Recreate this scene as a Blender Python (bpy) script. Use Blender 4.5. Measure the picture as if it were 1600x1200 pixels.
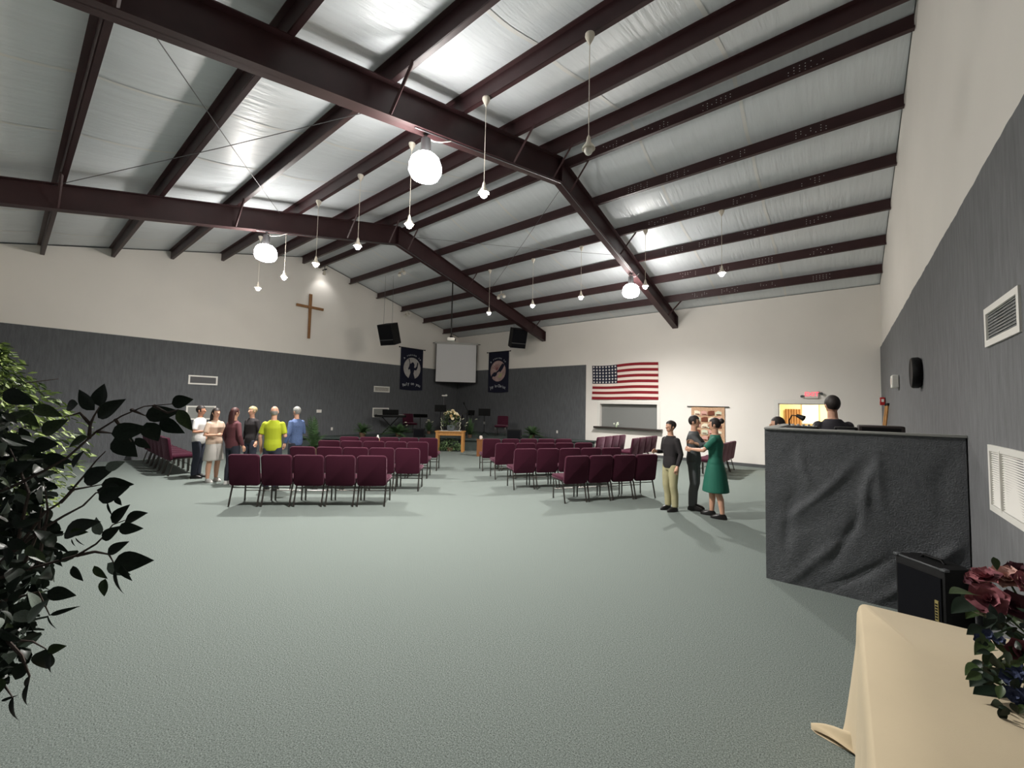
import bpy, bmesh, math, random
import numpy as np
from mathutils import Vector, Matrix, Euler, noise
random.seed(7)
for o in list(bpy.data.objects): bpy.data.objects.remove(o, do_unlink=True)
scene = bpy.context.scene
COL = scene.collection
PI = math.pi
sin, cos, rad = math.sin, math.cos, math.radians

# ---------------------------------------------------------------- camera
CAM = Vector((0.0, 0.0, 1.82))
RT = Vector((0.77865592, 0.62709308, 0.02119503)); UP = Vector((0.01705992, -0.05492606, 0.99834467))
FW = Vector((-0.6272192, 0.7770054, 0.05346667)); FOC = 640.957
cd = bpy.data.cameras.new('camera'); cam = bpy.data.objects.new('camera', cd); COL.objects.link(cam)
cd.sensor_fit = 'HORIZONTAL'; cd.sensor_width = 36.0; cd.lens = FOC / 1600 * 36
cd.clip_start = 0.02; cd.clip_end = 100
cam.matrix_world = Matrix(((RT.x, UP.x, -FW.x, CAM.x), (RT.y, UP.y, -FW.y, CAM.y), (RT.z, UP.z, -FW.z, CAM.z), (0, 0, 0, 1)))
scene.camera = cam
# ---------------------------------------------------------------- world, exposure
wd = bpy.data.worlds.new('world'); scene.world = wd; wd.use_nodes = True
wd.node_tree.nodes['Background'].inputs[0].default_value = (0.6, 0.7, 0.9, 1)
wd.node_tree.nodes['Background'].inputs[1].default_value = 0.02
vs = scene.view_settings
vs.view_transform = 'Standard'; vs.look = 'None'; vs.gamma = 1.0; vs.use_curve_mapping = False
vs.exposure = 0.68
GLOBE, BULB, SPOT, DOWN = 50.0, 170.0, 12.0, 1080.0       # radiance of the glass of the high bay lamps / pendants / spot cans
# ---------------------------------------------------------------- room measures
WL, WR, WF, WN = -16.35, 0.853, 15.49, -0.70      # left, right, far (flag) and near walls
RY, RZ, SL = 7.404, 7.291, 0.2521                 # ridge y, underside of purlins at ridge, roof slope
PUR = 0.25                                        # purlin depth
X1, X2 = -4.784, -10.662                          # the two rafters
BAND = 3.63; STZ = 0.46
def purl_z(y): return RZ - SL * abs(y - RY)
def ceil_z(y): return purl_z(y) + PUR
# ray helpers: the point of a plane that shows at a pixel of the 1600 x 1200 frame
def ray(px, py): return FW + RT * ((px - 800) / FOC) - UP * ((py - 600) / FOC)
def hit(px, py, ax, val):
    v = ray(px, py); return CAM + v * ((val - CAM[ax]) / v[ax])
def at(px, py, d): return CAM + ray(px, py) * d
def st(px, py): return hit(px, py, 2, STZ)
def fl(px, py): return hit(px, py, 2, 0.0)

# ---------------------------------------------------------------- materials
def lin(c): return tuple(((x / 255) / 12.92 if x / 255 <= 0.04045 else ((x / 255 + 0.055) / 1.055) ** 2.4) for x in c)
MATS = {}
def mat(name, rgb, rough=0.6, metal=0.0, spec=0.5, var=0.0, vscale=20.0, bump=0.0, bscale=60.0, stretch=(1, 1, 1), emit=None, sheen=0.0, detail=4.0, rgb2=None, alpha=None, trans=0.0):
    if name in MATS: return MATS[name]
    m = bpy.data.materials.new(name); m.use_nodes = True; MATS[name] = m
    nt = m.node_tree; b = nt.nodes['Principled BSDF']; c = lin(rgb)
    b.inputs['Base Color'].default_value = (*c, 1); b.inputs['Roughness'].default_value = rough
    b.inputs['Metallic'].default_value = metal; b.inputs['Specular IOR Level'].default_value = spec
    if sheen: b.inputs['Sheen Weight'].default_value = sheen
    if trans: b.inputs['Transmission Weight'].default_value = trans
    if emit:
        b.inputs['Emission Color'].default_value = (*emit[0], 1); b.inputs['Emission Strength'].default_value = emit[1]
    if var or bump:
        tc = nt.nodes.new('ShaderNodeTexCoord'); mp = nt.nodes.new('ShaderNodeMapping'); mp.inputs['Scale'].default_value = stretch
        nt.links.new(tc.outputs['Object'], mp.inputs[0])
    if var:
        n = nt.nodes.new('ShaderNodeTexNoise'); n.inputs['Scale'].default_value = vscale; n.inputs['Detail'].default_value = detail
        nt.links.new(mp.outputs[0], n.inputs['Vector'])
        r = nt.nodes.new('ShaderNodeValToRGB'); r.color_ramp.elements[0].position = 0.3; r.color_ramp.elements[1].position = 0.7
        c2 = lin(rgb2) if rgb2 else tuple(x * (1 + var) for x in c)
        r.color_ramp.elements[0].color = (*[x * (1 - var) for x in c], 1); r.color_ramp.elements[1].color = (*c2, 1)
        nt.links.new(n.outputs['Fac'], r.inputs[0]); nt.links.new(r.outputs[0], b.inputs['Base Color'])
    if bump:
        n2 = nt.nodes.new('ShaderNodeTexNoise'); n2.inputs['Scale'].default_value = bscale; n2.inputs['Detail'].default_value = 5
        nt.links.new(mp.outputs[0], n2.inputs['Vector'])
        bp = nt.nodes.new('ShaderNodeBump'); bp.inputs['Strength'].default_value = bump; bp.inputs['Distance'].default_value = 0.02
        nt.links.new(n2.outputs['Fac'], bp.inputs['Height']); nt.links.new(bp.outputs[0], b.inputs['Normal'])
    return m
CARPET = mat('carpet', (111, 119, 115), 0.95, spec=0.1, var=0.6, vscale=130, bump=0.25, bscale=200, detail=9)
STAGECARPET = mat('stage_carpet', (74, 82, 80), 0.95, spec=0.1, var=0.2, vscale=60, bump=0.5, bscale=110)
WHITE = mat('white_wall_paint', (234, 230, 224), 0.7, spec=0.25, var=0.03, vscale=0.6, bump=0.04, bscale=8)
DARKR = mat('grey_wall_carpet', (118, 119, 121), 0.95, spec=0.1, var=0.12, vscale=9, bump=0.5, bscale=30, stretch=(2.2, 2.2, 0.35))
DARK = mat('charcoal_wall_carpet', (97, 99, 102), 0.95, spec=0.1, var=0.13, vscale=9, bump=0.5, bscale=30, stretch=(2.2, 2.2, 0.35))
TRIMW = mat('white_trim', (228, 226, 220), 0.45)
STEEL = mat('dark_red_steel', (56, 34, 36), 0.45, spec=0.4, var=0.15, vscale=3, bump=0.03, bscale=40)
VINYL = mat('white_vinyl_facing', (219, 224, 228), 0.36, spec=0.5, var=0.03, vscale=2, bump=0.9, bscale=2.0, stretch=(7.0, 0.55, 1.0))
TAPE = mat('seam_tape', (226, 226, 224), 0.3)
DECK = mat('roof_deck', (150, 150, 150), 0.8)
MAROON = mat('maroon_fabric', (60, 22, 37), 0.85, spec=0.12, var=0.12, vscale=160, bump=0.2, bscale=300, sheen=0.38)
MAROON.node_tree.nodes['Principled BSDF'].inputs['Sheen Tint'].default_value = (.9, .55, .68, 1); MAROON.node_tree.nodes['Principled BSDF'].inputs['Sheen Roughness'].default_value = .35
CHAIRMETAL = mat('bronze_grey_metal', (88, 84, 80), 0.32, metal=0.85)
BLACK = mat('black_plastic', (9, 9, 10), 0.6, spec=0.25)
BLACKGRILL = mat('black_grille', (13, 14, 19), 0.8, spec=0.15, bump=0.3, bscale=400)
BLACKTOLEX = mat('black_tolex', (16, 16, 17), 0.65, spec=0.3, bump=0.3, bscale=250)
GREYEDGE = mat('grey_edge', (82, 84, 86), 0.5)
WOOD = mat('oak_wood', (176, 125, 66), 0.5, var=0.18, vscale=6, stretch=(8, 8, 0.8))
WOODD = mat('brown_wood', (122, 76, 38), 0.5, var=0.2, vscale=6, stretch=(8, 8, 0.8))
CROSSW = mat('cross_wood', (140, 98, 58), 0.55, var=0.25, vscale=4, stretch=(6, 6, 1))
CHROME = mat('chrome', (200, 200, 200), 0.2, metal=1.0)
GREYMETAL = mat('grey_metal', (110, 110, 112), 0.4, metal=0.7)
SCREENW = mat('screen_fabric', (228, 228, 230), 0.8)
NAVY = mat('navy_felt', (20, 22, 44), 0.95, var=0.12, vscale=30)
FELTGREY = mat('grey_felt', (176, 172, 170), 0.95, var=0.14, vscale=7)
FELTPINK = mat('pink_grey_felt', (176, 150, 146), 0.95, var=0.18, vscale=6)
LETTER = mat('pale_lettering', (196, 200, 204), 0.9)
FLAGRED = mat('flag_red', (132, 20, 32), 0.85); FLAGWHITE = mat('flag_white', (236, 218, 208), 0.85); FLAGBLUE = mat('flag_navy', (18, 24, 48), 0.85); STARW = mat('star_white', (228, 224, 220), 0.85)
LEAF = mat('dark_ficus_leaf', (28, 42, 30), 0.42, spec=0.35, var=0.3, vscale=14)
LEAF2 = mat('olive_ficus_leaf', (58, 76, 40), 0.42, spec=0.4, var=0.3, vscale=14)
LEAFPALE = mat('pale_leaf_back', (120, 134, 122), 0.5, var=0.2, vscale=14)
LEAFLIT = mat('lamplit_green_leaf', (112, 138, 62), 0.5, var=0.35, vscale=9, rgb2=(176, 194, 120))  # lamp light on the small-leaved crown is put into this lighter green
BARK = mat('grey_bark', (74, 62, 56), 0.85, var=0.3, vscale=30, bump=0.4, bscale=60)
FERN = mat('fern_green', (58, 84, 48), 0.6, var=0.35, vscale=7)
IVY = mat('ivy_green', (84, 116, 70), 0.55, var=0.4, vscale=9, rgb2=(130, 156, 110))
CREAM = mat('cream_tablecloth', (198, 182, 152), 0.75, spec=0.25, var=0.03, vscale=3, bump=0.08, bscale=350, sheen=0.2)
TERRA = mat('tan_pot', (104, 80, 62), 0.7); VASE = mat('grey_vase', (92, 98, 102), 0.4)
YELLOWWALL = mat('yellow_wall_paint', (240, 224, 164), 0.7)
SHUTTER = mat('grey_shutter', (128, 130, 128), 0.5); LEDGE = mat('dark_counter', (48, 42, 38), 0.4)
GLASSLAMP = mat('lit_refractor_glass', (255, 250, 240), 0.3, emit=((1.0, 0.965, 0.92), GLOBE))
BULBLIT = mat('lit_bulb', (255, 248, 236), 0.3, emit=((1.0, 0.88, 0.74), BULB))
SPOTLIT = mat('lit_spot_lens', (255, 250, 245), 0.3, emit=((1.0, 0.96, 0.9), SPOT))
BULBOFF = mat('unlit_bulb_glass', (215, 212, 204), 0.15)
PENDW = mat('pendant_white', (214, 206, 192), 0.4)
EXITRED = mat('exit_red', (240, 50, 70), 0.4, emit=((1.0, 0.09, 0.14), 1.1)); EXITW = mat('exit_white', (225, 215, 208), 0.4)
REDBOX = mat('red_box', (168, 30, 34), 0.4)

# ---------------------------------------------------------------- mesh builder
class MB:
    def __init__(s): s.v = []; s.f = []; s.m = []; s.mi = 0
    def add(s, vs, fs, T=None):
        n = len(s.v)
        s.v += [tuple(T @ Vector(v)) for v in vs] if T is not None else [tuple(v) for v in vs]
        s.f += [tuple(i + n for i in f) for f in fs]; s.m += [s.mi] * len(fs); return s
    def box(s, c, d, T=None, rz=0.0):
        x, y, z = d[0] / 2, d[1] / 2, d[2] / 2; ca, sa = cos(rz), sin(rz)
        vs = []
        for a, b, e in ((-x, -y, -z), (x, -y, -z), (x, y, -z), (-x, y, -z), (-x, -y, z), (x, -y, z), (x, y, z), (-x, y, z)):
            vs.append((c[0] + a * ca - b * sa, c[1] + a * sa + b * ca, c[2] + e))
        return s.add(vs, [(0, 3, 2, 1), (4, 5, 6, 7), (0, 1, 5, 4), (1, 2, 6, 5), (2, 3, 7, 6), (3, 0, 4, 7)], T)
    def rbox(s, c, d, r=0.02, seg=2, T=None):
        bm = bmesh.new(); bmesh.ops.create_cube(bm, size=1.0)
        for v in bm.verts: v.co = Vector((v.co.x * d[0], v.co.y * d[1], v.co.z * d[2]))
        bmesh.ops.bevel(bm, geom=bm.edges[:], offset=r, segments=seg, profile=0.5, affect='EDGES')
        bm.verts.ensure_lookup_table(); bm.verts.index_update()
        vs = [v.co + Vector(c) for v in bm.verts]; fs = [[v.index for v in f.verts] for f in bm.faces]; bm.free()
        return s.add(vs, fs, T)
    def tube(s, pts, r, n=8, T=None, caps=True):
        pts = [Vector(p) for p in pts]; k = len(pts); rs = r if isinstance(r, (list, tuple)) else [r] * k
        vs = []; prev = None
        for i, p in enumerate(pts):
            t = (pts[min(i + 1, k - 1)] - pts[max(i - 1, 0)])
            t = t.normalized() if t.length > 1e-9 else Vector((0, 0, 1))
            a = prev if prev is not None else (Vector((0, 0, 1)) if abs(t.z) < 0.9 else Vector((1, 0, 0)))
            u = (a - t * a.dot(t)); u = u.normalized() if u.length > 1e-6 else t.orthogonal().normalized()
            w = t.cross(u); prev = u
            for j in range(n):
                q = 2 * PI * j / n; vs.append(p + (u * cos(q) + w * sin(q)) * rs[i])
        fs = []
        for i in range(k - 1):
            for j in range(n):
                fs.append((i * n + j, i * n + (j + 1) % n, (i + 1) * n + (j + 1) % n, (i + 1) * n + j))
        if caps: fs += [tuple(range(n - 1, -1, -1)), tuple(range((k - 1) * n, k * n))]
        return s.add(vs, fs, T)
    def lathe(s, prof, n=16, c=(0, 0, 0), T=None, sx=1.0, sy=1.0):
        vs = []; fs = []; k = len(prof)
        for r, z in prof:
            for j in range(n):
                q = 2 * PI * j / n; vs.append((c[0] + r * cos(q) * sx, c[1] + r * sin(q) * sy, c[2] + z))
        for i in range(k - 1):
            for j in range(n): fs.append((i * n + j, i * n + (j + 1) % n, (i + 1) * n + (j + 1) % n, (i + 1) * n + j))
        fs += [tuple(range(n - 1, -1, -1)), tuple(range((k - 1) * n, k * n))]
        return s.add(vs, fs, T)
    def ell(s, c, r, n=12, m=8, T=None):
        prof = [(max(1e-3, sin(PI * i / m)), -cos(PI * i / m)) for i in range(m + 1)]
        vs = []; fs = []
        for a, z in prof:
            for j in range(n):
                q = 2 * PI * j / n; vs.append((c[0] + a * cos(q) * r[0], c[1] + a * sin(q) * r[1], c[2] + z * r[2]))
        for i in range(m):
            for j in range(n): fs.append((i * n + j, i * n + (j + 1) % n, (i + 1) * n + (j + 1) % n, (i + 1) * n + j))
        return s.add(vs, fs, T)
    def loft(s, rings, n=14, T=None):              # rings: (centre, rx, ry)
        vs = []; fs = []
        for c, rx, ry in rings:
            for j in range(n):
                q = 2 * PI * j / n; vs.append((c[0] + rx * cos(q), c[1] + ry * sin(q), c[2]))
        k = len(rings)
        for i in range(k - 1):
            for j in range(n): fs.append((i * n + j, i * n + (j + 1) % n, (i + 1) * n + (j + 1) % n, (i + 1) * n + j))
        fs += [tuple(range(n - 1, -1, -1)), tuple(range((k - 1) * n, k * n))]
        return s.add(vs, fs, T)
    def prism(s, poly, z0, z1, T=None):
        n = len(poly); vs = [(x, y, z0) for x, y in poly] + [(x, y, z1) for x, y in poly]
        fs = [tuple(range(n - 1, -1, -1)), tuple(range(n, 2 * n))] + [(i, (i + 1) % n, n + (i + 1) % n, n + i) for i in range(n)]
        return s.add(vs, fs, T)
    def grid(s, fn, nu, nv, T=None):
        vs = [fn(i / nu, j / nv) for j in range(nv + 1) for i in range(nu + 1)]
        fs = [(j * (nu + 1) + i, j * (nu + 1) + i + 1, (j + 1) * (nu + 1) + i + 1, (j + 1) * (nu + 1) + i) for j in range(nv) for i in range(nu)]
        return s.add(vs, fs, T)
    def mesh(s, name, mats, smooth=40):
        me = bpy.data.meshes.new(name); me.from_pydata(s.v, [], s.f)
        for m in (mats if isinstance(mats, (list, tuple)) else [mats]): me.materials.append(m)
        if any(s.m): me.polygons.foreach_set('material_index', s.m)
        if smooth:
            me.shade_smooth(); me.set_sharp_from_angle(angle=rad(smooth))
        me.update(); return me
    def obj(s, name, mats, parent=None, smooth=40, loc=None, fix=True):
        me = s.mesh(name, mats, smooth)
        if fix:
            bm = bmesh.new(); bm.from_mesh(me); bmesh.ops.recalc_face_normals(bm, faces=bm.faces[:]); bm.to_mesh(me); bm.free()
        return link(name, me, parent, loc)
def link(name, me, parent=None, loc=None):
    o = bpy.data.objects.new(name, me); COL.objects.link(o)
    if parent is not None: o.parent = parent
    if loc is not None: o.location = loc
    return o
def tag(o, label, cat, group=None):
    o['label'] = label; o['category'] = cat
    if group: o['group'] = group
    return o
def thing(name, label, cat, loc=(0, 0, 0), rz=0.0, group=None):
    o = bpy.data.objects.new(name, None); COL.objects.link(o); o.location = loc; o.rotation_euler = (0, 0, rz); o.empty_display_size = 0.1
    return tag(o, label, cat, group)
def struct(o): o['kind'] = 'structure'; return o
def stuff(o): o['kind'] = 'stuff'; return o
def copy_tree(o, parent=None):
    c = o.copy(); COL.objects.link(c)
    if parent is not None: c.parent = parent
    for ch in list(o.children): copy_tree(ch, c)
    return c
def dup(o, loc, rz, label, group=None):
    c = copy_tree(o); c.location = loc; c.rotation_euler = (0, 0, rz); c['label'] = label
    if group: c['group'] = group
    return c
def frame_T(org, xa, ya, za):
    return Matrix(((xa[0], ya[0], za[0], org[0]), (xa[1], ya[1], za[1], org[1]), (xa[2], ya[2], za[2], org[2]), (0, 0, 0, 1)))
def ordn(i): return ['first', 'second', 'third', 'fourth', 'fifth', 'sixth', 'seventh', 'eighth'][i]
FONT = bpy.data.curves.new('font_probe', 'FONT')
def text_mesh(txt, size, depth=0.004):
    cu = bpy.data.curves.new('lettering', 'FONT'); cu.body = txt; cu.size = size; cu.extrude = depth; cu.align_x = 'CENTER'; cu.align_y = 'CENTER'
    o = bpy.data.objects.new('lettering', cu); COL.objects.link(o)
    dg = bpy.context.evaluated_depsgraph_get(); me = bpy.data.meshes.new_from_object(o.evaluated_get(dg))
    bpy.data.objects.remove(o, do_unlink=True)
    vs = [tuple(v.co) for v in me.vertices]; fs = [tuple(p.vertices) for p in me.polygons]
    bpy.data.meshes.remove(me); return vs, fs

# ================================================================ SETTING
b = MB(); b.box(((WL + WR) / 2, (WN + WF) / 2, -0.1), (WR - WL + 0.4, WF - WN + 0.4, 0.2)); struct(b.obj('floor', CARPET, smooth=0))
def gable(x0, x1):
    b = MB(); p = [(WN - .2, 0), (WF + .2, 0), (WF + .2, ceil_z(WF + .2)), (RY, ceil_z(RY)), (WN - .2, ceil_z(WN - .2))]
    n = len(p); vs = [(x0, y, z) for y, z in p] + [(x1, y, z) for y, z in p]
    b.add(vs, [tuple(range(n)), tuple(range(2 * n - 1, n - 1, -1))] + [(i, (i + 1) % n, n + (i + 1) % n, n + i) for i in range(n)]); return b
wall_left = struct(gable(WL - 0.2, WL).obj('wall_left', WHITE, smooth=0))
wall_right = struct(gable(WR + 0.03, WR + 0.23).obj('wall_right', WHITE, smooth=0))
# far wall with the pass-through and the doorway
PX0, PX1, PZ0, PZ1 = -7.80, -5.45, 1.06, 1.99
DX0, DX1, DZ1 = -1.60, -0.30, 2.08
b = MB(); y0, y1 = WF, WF + 0.2; H = ceil_z(WF)
def wbox(xa, xb, za, zb): b.box(((xa + xb) / 2, (y0 + y1) / 2, (za + zb) / 2), (xb - xa, y1 - y0, zb - za))
wbox(WL, PX0, 0, H); wbox(PX0, PX1, 0, PZ0); wbox(PX0, PX1, PZ1, H); wbox(PX1, DX0, 0, H); wbox(DX0, DX1, DZ1, H); wbox(DX1, WR + .1, 0, H)
wall_far = struct(b.obj('wall_far', WHITE, smooth=0))
b = MB(); b.box(((WL + WR) / 2, WN - 0.1, 2.9), (WR - WL + .4, 0.2, 5.8)); struct(b.obj('wall_near', WHITE, smooth=0))
# charcoal carpeted lower band, a covering of each wall with a thin white cap
def cover(parent, c, d, name='wall_covering', m=DARK): b = MB(); b.box(c, d); return b.obj(name, m, parent, smooth=0)
cover(wall_left, (WL + .012, (WN + WF) / 2, BAND / 2), (.024, WF - WN, BAND)); cover(wall_left, (WL + .016, (WN + WF) / 2, BAND + .012), (.032, WF - WN, .024), 'cap_strip', TRIMW)
cover(wall_far, ((WL - 8.47) / 2, WF - .012, BAND / 2), (-8.47 - WL, .024, BAND)); cover(wall_far, ((WL - 8.47) / 2, WF - .016, BAND + .012), (-8.47 - WL, .032, .024), 'cap_strip', TRIMW)
# right wall covering: a slightly wavy carpet with an uneven top and far edge
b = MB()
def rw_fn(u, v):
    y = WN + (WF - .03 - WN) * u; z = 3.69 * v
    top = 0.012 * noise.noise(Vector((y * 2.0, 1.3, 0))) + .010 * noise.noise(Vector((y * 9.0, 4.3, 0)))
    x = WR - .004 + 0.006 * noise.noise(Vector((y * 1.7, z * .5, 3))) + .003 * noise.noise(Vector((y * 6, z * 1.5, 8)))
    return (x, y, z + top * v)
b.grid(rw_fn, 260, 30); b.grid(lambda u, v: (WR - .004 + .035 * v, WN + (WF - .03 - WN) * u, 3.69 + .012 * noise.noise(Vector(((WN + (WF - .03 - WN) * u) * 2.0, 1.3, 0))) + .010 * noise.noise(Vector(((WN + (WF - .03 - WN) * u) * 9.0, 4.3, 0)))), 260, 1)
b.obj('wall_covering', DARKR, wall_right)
cover(None, ((WL + WR) / 2, WN + .012, BAND / 2), (WR - WL, .024, BAND), 'wall_covering').parent = bpy.data.objects['wall_near']
b = MB(); b.box(((-8.47 + DX0 - .1) / 2, WF - .008, .05), (DX0 - .1 + 8.47, .016, .10)); b.box(((DX1 + WR) / 2 + .05, WF - .008, .05), (WR - DX1 - .12, .016, .10)); struct(b.obj('baseboard_far', GREYEDGE, smooth=0))
# roof
b = MB()
for sgn, ye in ((-1, WN - .2), (1, WF + .2)):
    ya, yb = RY, ye; za, zb = ceil_z(ya) + .05, ceil_z(yb) + .05
    b.add([(WL - .2, ya, za), (WR + .2, ya, za), (WR + .2, yb, zb), (WL - .2, yb, zb), (WL - .2, ya, za + .1), (WR + .2, ya, za + .1), (WR + .2, yb, zb + .1), (WL - .2, yb, zb + .1)],
          [(0, 1, 2, 3), (4, 7, 6, 5), (0, 4, 5, 1), (1, 5, 6, 2), (2, 6, 7, 3), (3, 7, 4, 0)])
ceiling = struct(b.obj('ceiling', DECK, smooth=0))
PY = [RY + s * (0.345 + 1.3284 * k) for s in (1, -1) for k in range(6)]
ys = sorted(PY + [WN - .05, WF + .05])
for i in range(len(ys) - 1):
    ya, yb = ys[i], ys[i + 1]; b = MB()
    def pf(u, v):
        x = WL + (WR + .02 - WL) * u; y = ya + (yb - ya) * v
        near = min(abs(x - X1), abs(x - X2), abs(x - WL), abs(x - WR))
        sag = .055 * sin(PI * v) * (1 - math.exp(-near * 2.2)) + .008 * noise.noise(Vector((x * 1.6, y * .7, i * 3.1))) * sin(PI * v) + .004 * noise.noise(Vector((x * 6, y * .8, i * 5.1))) * sin(PI * v)
        return (x, y, ceil_z(y) + .03 - sag if abs(y - RY) > .35 else ceil_z(y) + .03 - sag * .4)
    b.grid(pf, 170, 10); b.obj('insulation_panel', VINYL, ceiling, fix=False)
for sx in (-15.0, -13.2, -9.0, -7.2, -3.2, -1.35):
    b = MB()
    for i in range(len(ys) - 1):
        ya, yb = ys[i], ys[i + 1]
        b.grid(lambda u, v: (sx - .03 + .06 * u + .01 * sin(v * 5 + i), ya + (yb - ya) * v, ceil_z(ya + (yb - ya) * v) + .024 - .055 * sin(PI * v) * (1 - math.exp(-min(abs(sx - X1), abs(sx - X2), abs(sx - WL), abs(sx - WR)) * 2.2)) * (1 if abs(ya + (yb - ya) * v - RY) > .35 else .4)), 1, 10)
    b.obj('seam_tape', TAPE, ceiling, fix=False)
# purlins, each a Z section hung under the insulation
for s, side in ((1, 'flag-wall side of the ridge'), (-1, 'near side of the ridge')):
    for k in range(6):
        y = RY + s * (0.345 + 1.3284 * k); z = purl_z(y); b = MB()
        L = WR + .02 - WL; cx = (WL + WR + .02) / 2
        b.box((cx, y, z + PUR / 2), (L, .012, PUR)); b.box((cx, y - .035 * s, z + .006), (L, .07, .012)); b.box((cx, y + .035 * s, z + PUR - .006), (L, .07, .012)); b.box((cx, y - .068 * s, z + .018), (L, .006, .03))
        o = b.obj('roof_purlin', STEEL, smooth=0)
        tag(o, f'dark red steel purlin, {ordn(k)} from the ridge on the {side}', 'beam', 'roof purlins')
        # punched holes near the laps and the right end
        h = MB()
        for xc in (-.6, -1.9, X1 + .9, X1 + 1.8) if s > 0 else (X1 + .9,):
            for a in range(7):
                for zz in (.08, .13, .18):
                    if random.random() < .55: h.box((xc + a * .075, y - .0065 * s - (.0 if s > 0 else 0), z + zz), (.013, .002, .013))
        stuff(h.obj('bolt_hole', TAPE, o, smooth=0))
# rafters
def rafter_bot(y): return 6.722 - 0.236 * abs(y - RY)
def make_rafter(x, name, label):
    t = thing(name, label, 'beam', (x, RY, 0))
    b = MB(); fl_w = .2
    yl = [WN + .01, RY, WF - .004]
    for a, c in ((0, 1), (1, 2)):
        ya, yb = yl[a] - RY, yl[c] - RY
        tz = lambda y: purl_z(y + RY) - .002; bz = lambda y: rafter_bot(y + RY)
        b.add([(-.006, ya, bz(ya)), (.006, ya, bz(ya)), (.006, yb, bz(yb)), (-.006, yb, bz(yb)), (-.006, ya, tz(ya)), (.006, ya, tz(ya)), (.006, yb, tz(yb)), (-.006, yb, tz(yb))],
              [(0, 3, 2, 1), (4, 5, 6, 7), (0, 1, 5, 4), (1, 2, 6, 5), (2, 3, 7, 6), (3, 0, 4, 7)])
    b.obj('web', STEEL, t, smooth=0)
    for nm, zf, th in (('top_flange', lambda y: purl_z(y + RY) - .002 - .014, .014), ('bottom_flange', lambda y: rafter_bot(y + RY), .014)):
        b = MB()
        for a, c in ((0, 1), (1, 2)):
            ya, yb = yl[a] - RY, yl[c] - RY; w = fl_w / 2
            b.add([(-w, ya, zf(ya)), (w, ya, zf(ya)), (w, yb, zf(yb)), (-w, yb, zf(yb)), (-w, ya, zf(ya) + th), (w, ya, zf(ya) + th), (w, yb, zf(yb) + th), (-w, yb, zf(yb) + th)],
                  [(0, 3, 2, 1), (4, 5, 6, 7), (0, 1, 5, 4), (1, 2, 6, 5), (2, 3, 7, 6), (3, 0, 4, 7)])
        b.obj(nm, STEEL, t, smooth=0)
    b = MB(); b.box((0, 0, (6.722 + 7.27) / 2), (.2, .03, 7.28 - 6.722)); b.obj('ridge_plate', STEEL, t, smooth=0); b = MB(); b.box((0, WF - RY - .018, (rafter_bot(WF) + purl_z(WF)) / 2), (.2, .02, purl_z(WF) - rafter_bot(WF))); b.obj('end_plate', STEEL, t, smooth=0)
    for s in (1, -1):
        for k in (0, 2, 5) if s > 0 else (0, 1, 3, 5):
            y = s * (0.345 + 1.3284 * k); p0 = (.095, y, rafter_bot(y + RY) + .02); p1 = (.56, y, purl_z(y + RY) + .03)
            b = MB(); b.tube([p0, p1], .024, 4); b.obj('flange_brace', STEEL, t, smooth=0)
    for s in (1, -1):
        pts = [(.06 if s > 0 else .06, s * q, rafter_bot(RY + s * q) - .012) for q in np.linspace(.0, 3.9, 12)]
        b = MB(); b.tube(pts, .011, 6); b.obj('conduit', GREYMETAL if s < 0 else GREYMETAL, t)
    return t
make_rafter(X1, 'steel_rafter', 'near dark red steel rafter with the big lamp hung at its left slope')
make_rafter(X2, 'steel_rafter', 'farther dark red steel rafter, behind the near one, above the cross')
# thin bracing rods between the rafters
def rod(p, q, label):
    p = Vector(p); q = Vector(q)
    b = MB(); b.tube([p, p.lerp(q, .5) - Vector((0, 0, .03)), q], .006, 5); tag(b.obj('bracing_rod', GREYMETAL), label, 'rod', 'thin bracing rods under the roof')
def rz_(x, y): return (x, y, purl_z(y) - .03)
rod(rz_(X1 - .02, 3.6), rz_(X2 + .02, .35), 'thin rod under the roof crossing up from far rafter at left to big lamp')
rod(rz_(X1 - .02, .35), rz_(X2 + .02, 4.0), 'thin rod under the roof running from upper left corner down to far rafter')
rod(rz_(X1 - .02, 7.9), rz_(X2 + .02, 11.6), 'thin rod under the roof from the near rafter peak to far rafter right leg')
rod(rz_(X1 - .02, 11.3), rz_(X2 + .02, 7.9), 'thin rod under the roof from the far rafter peak to the right lamp')
# stage
b = MB(); b.prism([(WL + .02, WF - .02), (WL + .02, 7.14), (-8.02, WF - .02)], 0, STZ); struct(b.obj('trim_1', STAGECARPET, smooth=0))
b = MB(); b.prism([(WL + .02, 7.14), (WL + .02, 7.02), (-7.9, WF - .02), (-8.02, WF - .02)], STZ - .05, STZ + .006); struct(b.obj('trim_2', STAGECARPET, smooth=0))

# pass-through
t = struct(bpy.data.objects.new('window_1', None)); COL.objects.link(t); t.location = (0, WF, 0)
b = MB()
for c, d in ((((PX0 + PX1) / 2, -.012, PZ1 + .06), (PX1 - PX0 + .24, .03, .12)), ((PX0 - .06, -.012, (PZ0 + PZ1) / 2), (.12, .03, PZ1 - PZ0)), ((PX1 + .06, -.012, (PZ0 + PZ1) / 2), (.12, .03, PZ1 - PZ0))): b.box(c, d)
b.obj('casing', TRIMW, t, smooth=0)
for k in range(14):
    b = MB(); hh = (PZ1 - PZ0) / 14; b.box(((PX0 + PX1) / 2, .15, PZ0 + hh * (k + .5)), (PX1 - PX0 - .01, .014, hh - .004)); b.obj('shutter_slat', SHUTTER, t, smooth=0)
b = MB(); b.box(((PX0 + PX1) / 2, .185, (PZ0 + PZ1) / 2), (PX1 - PX0, .02, PZ1 - PZ0)); b.obj('shutter_backing', SHUTTER, t, smooth=0)
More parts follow.
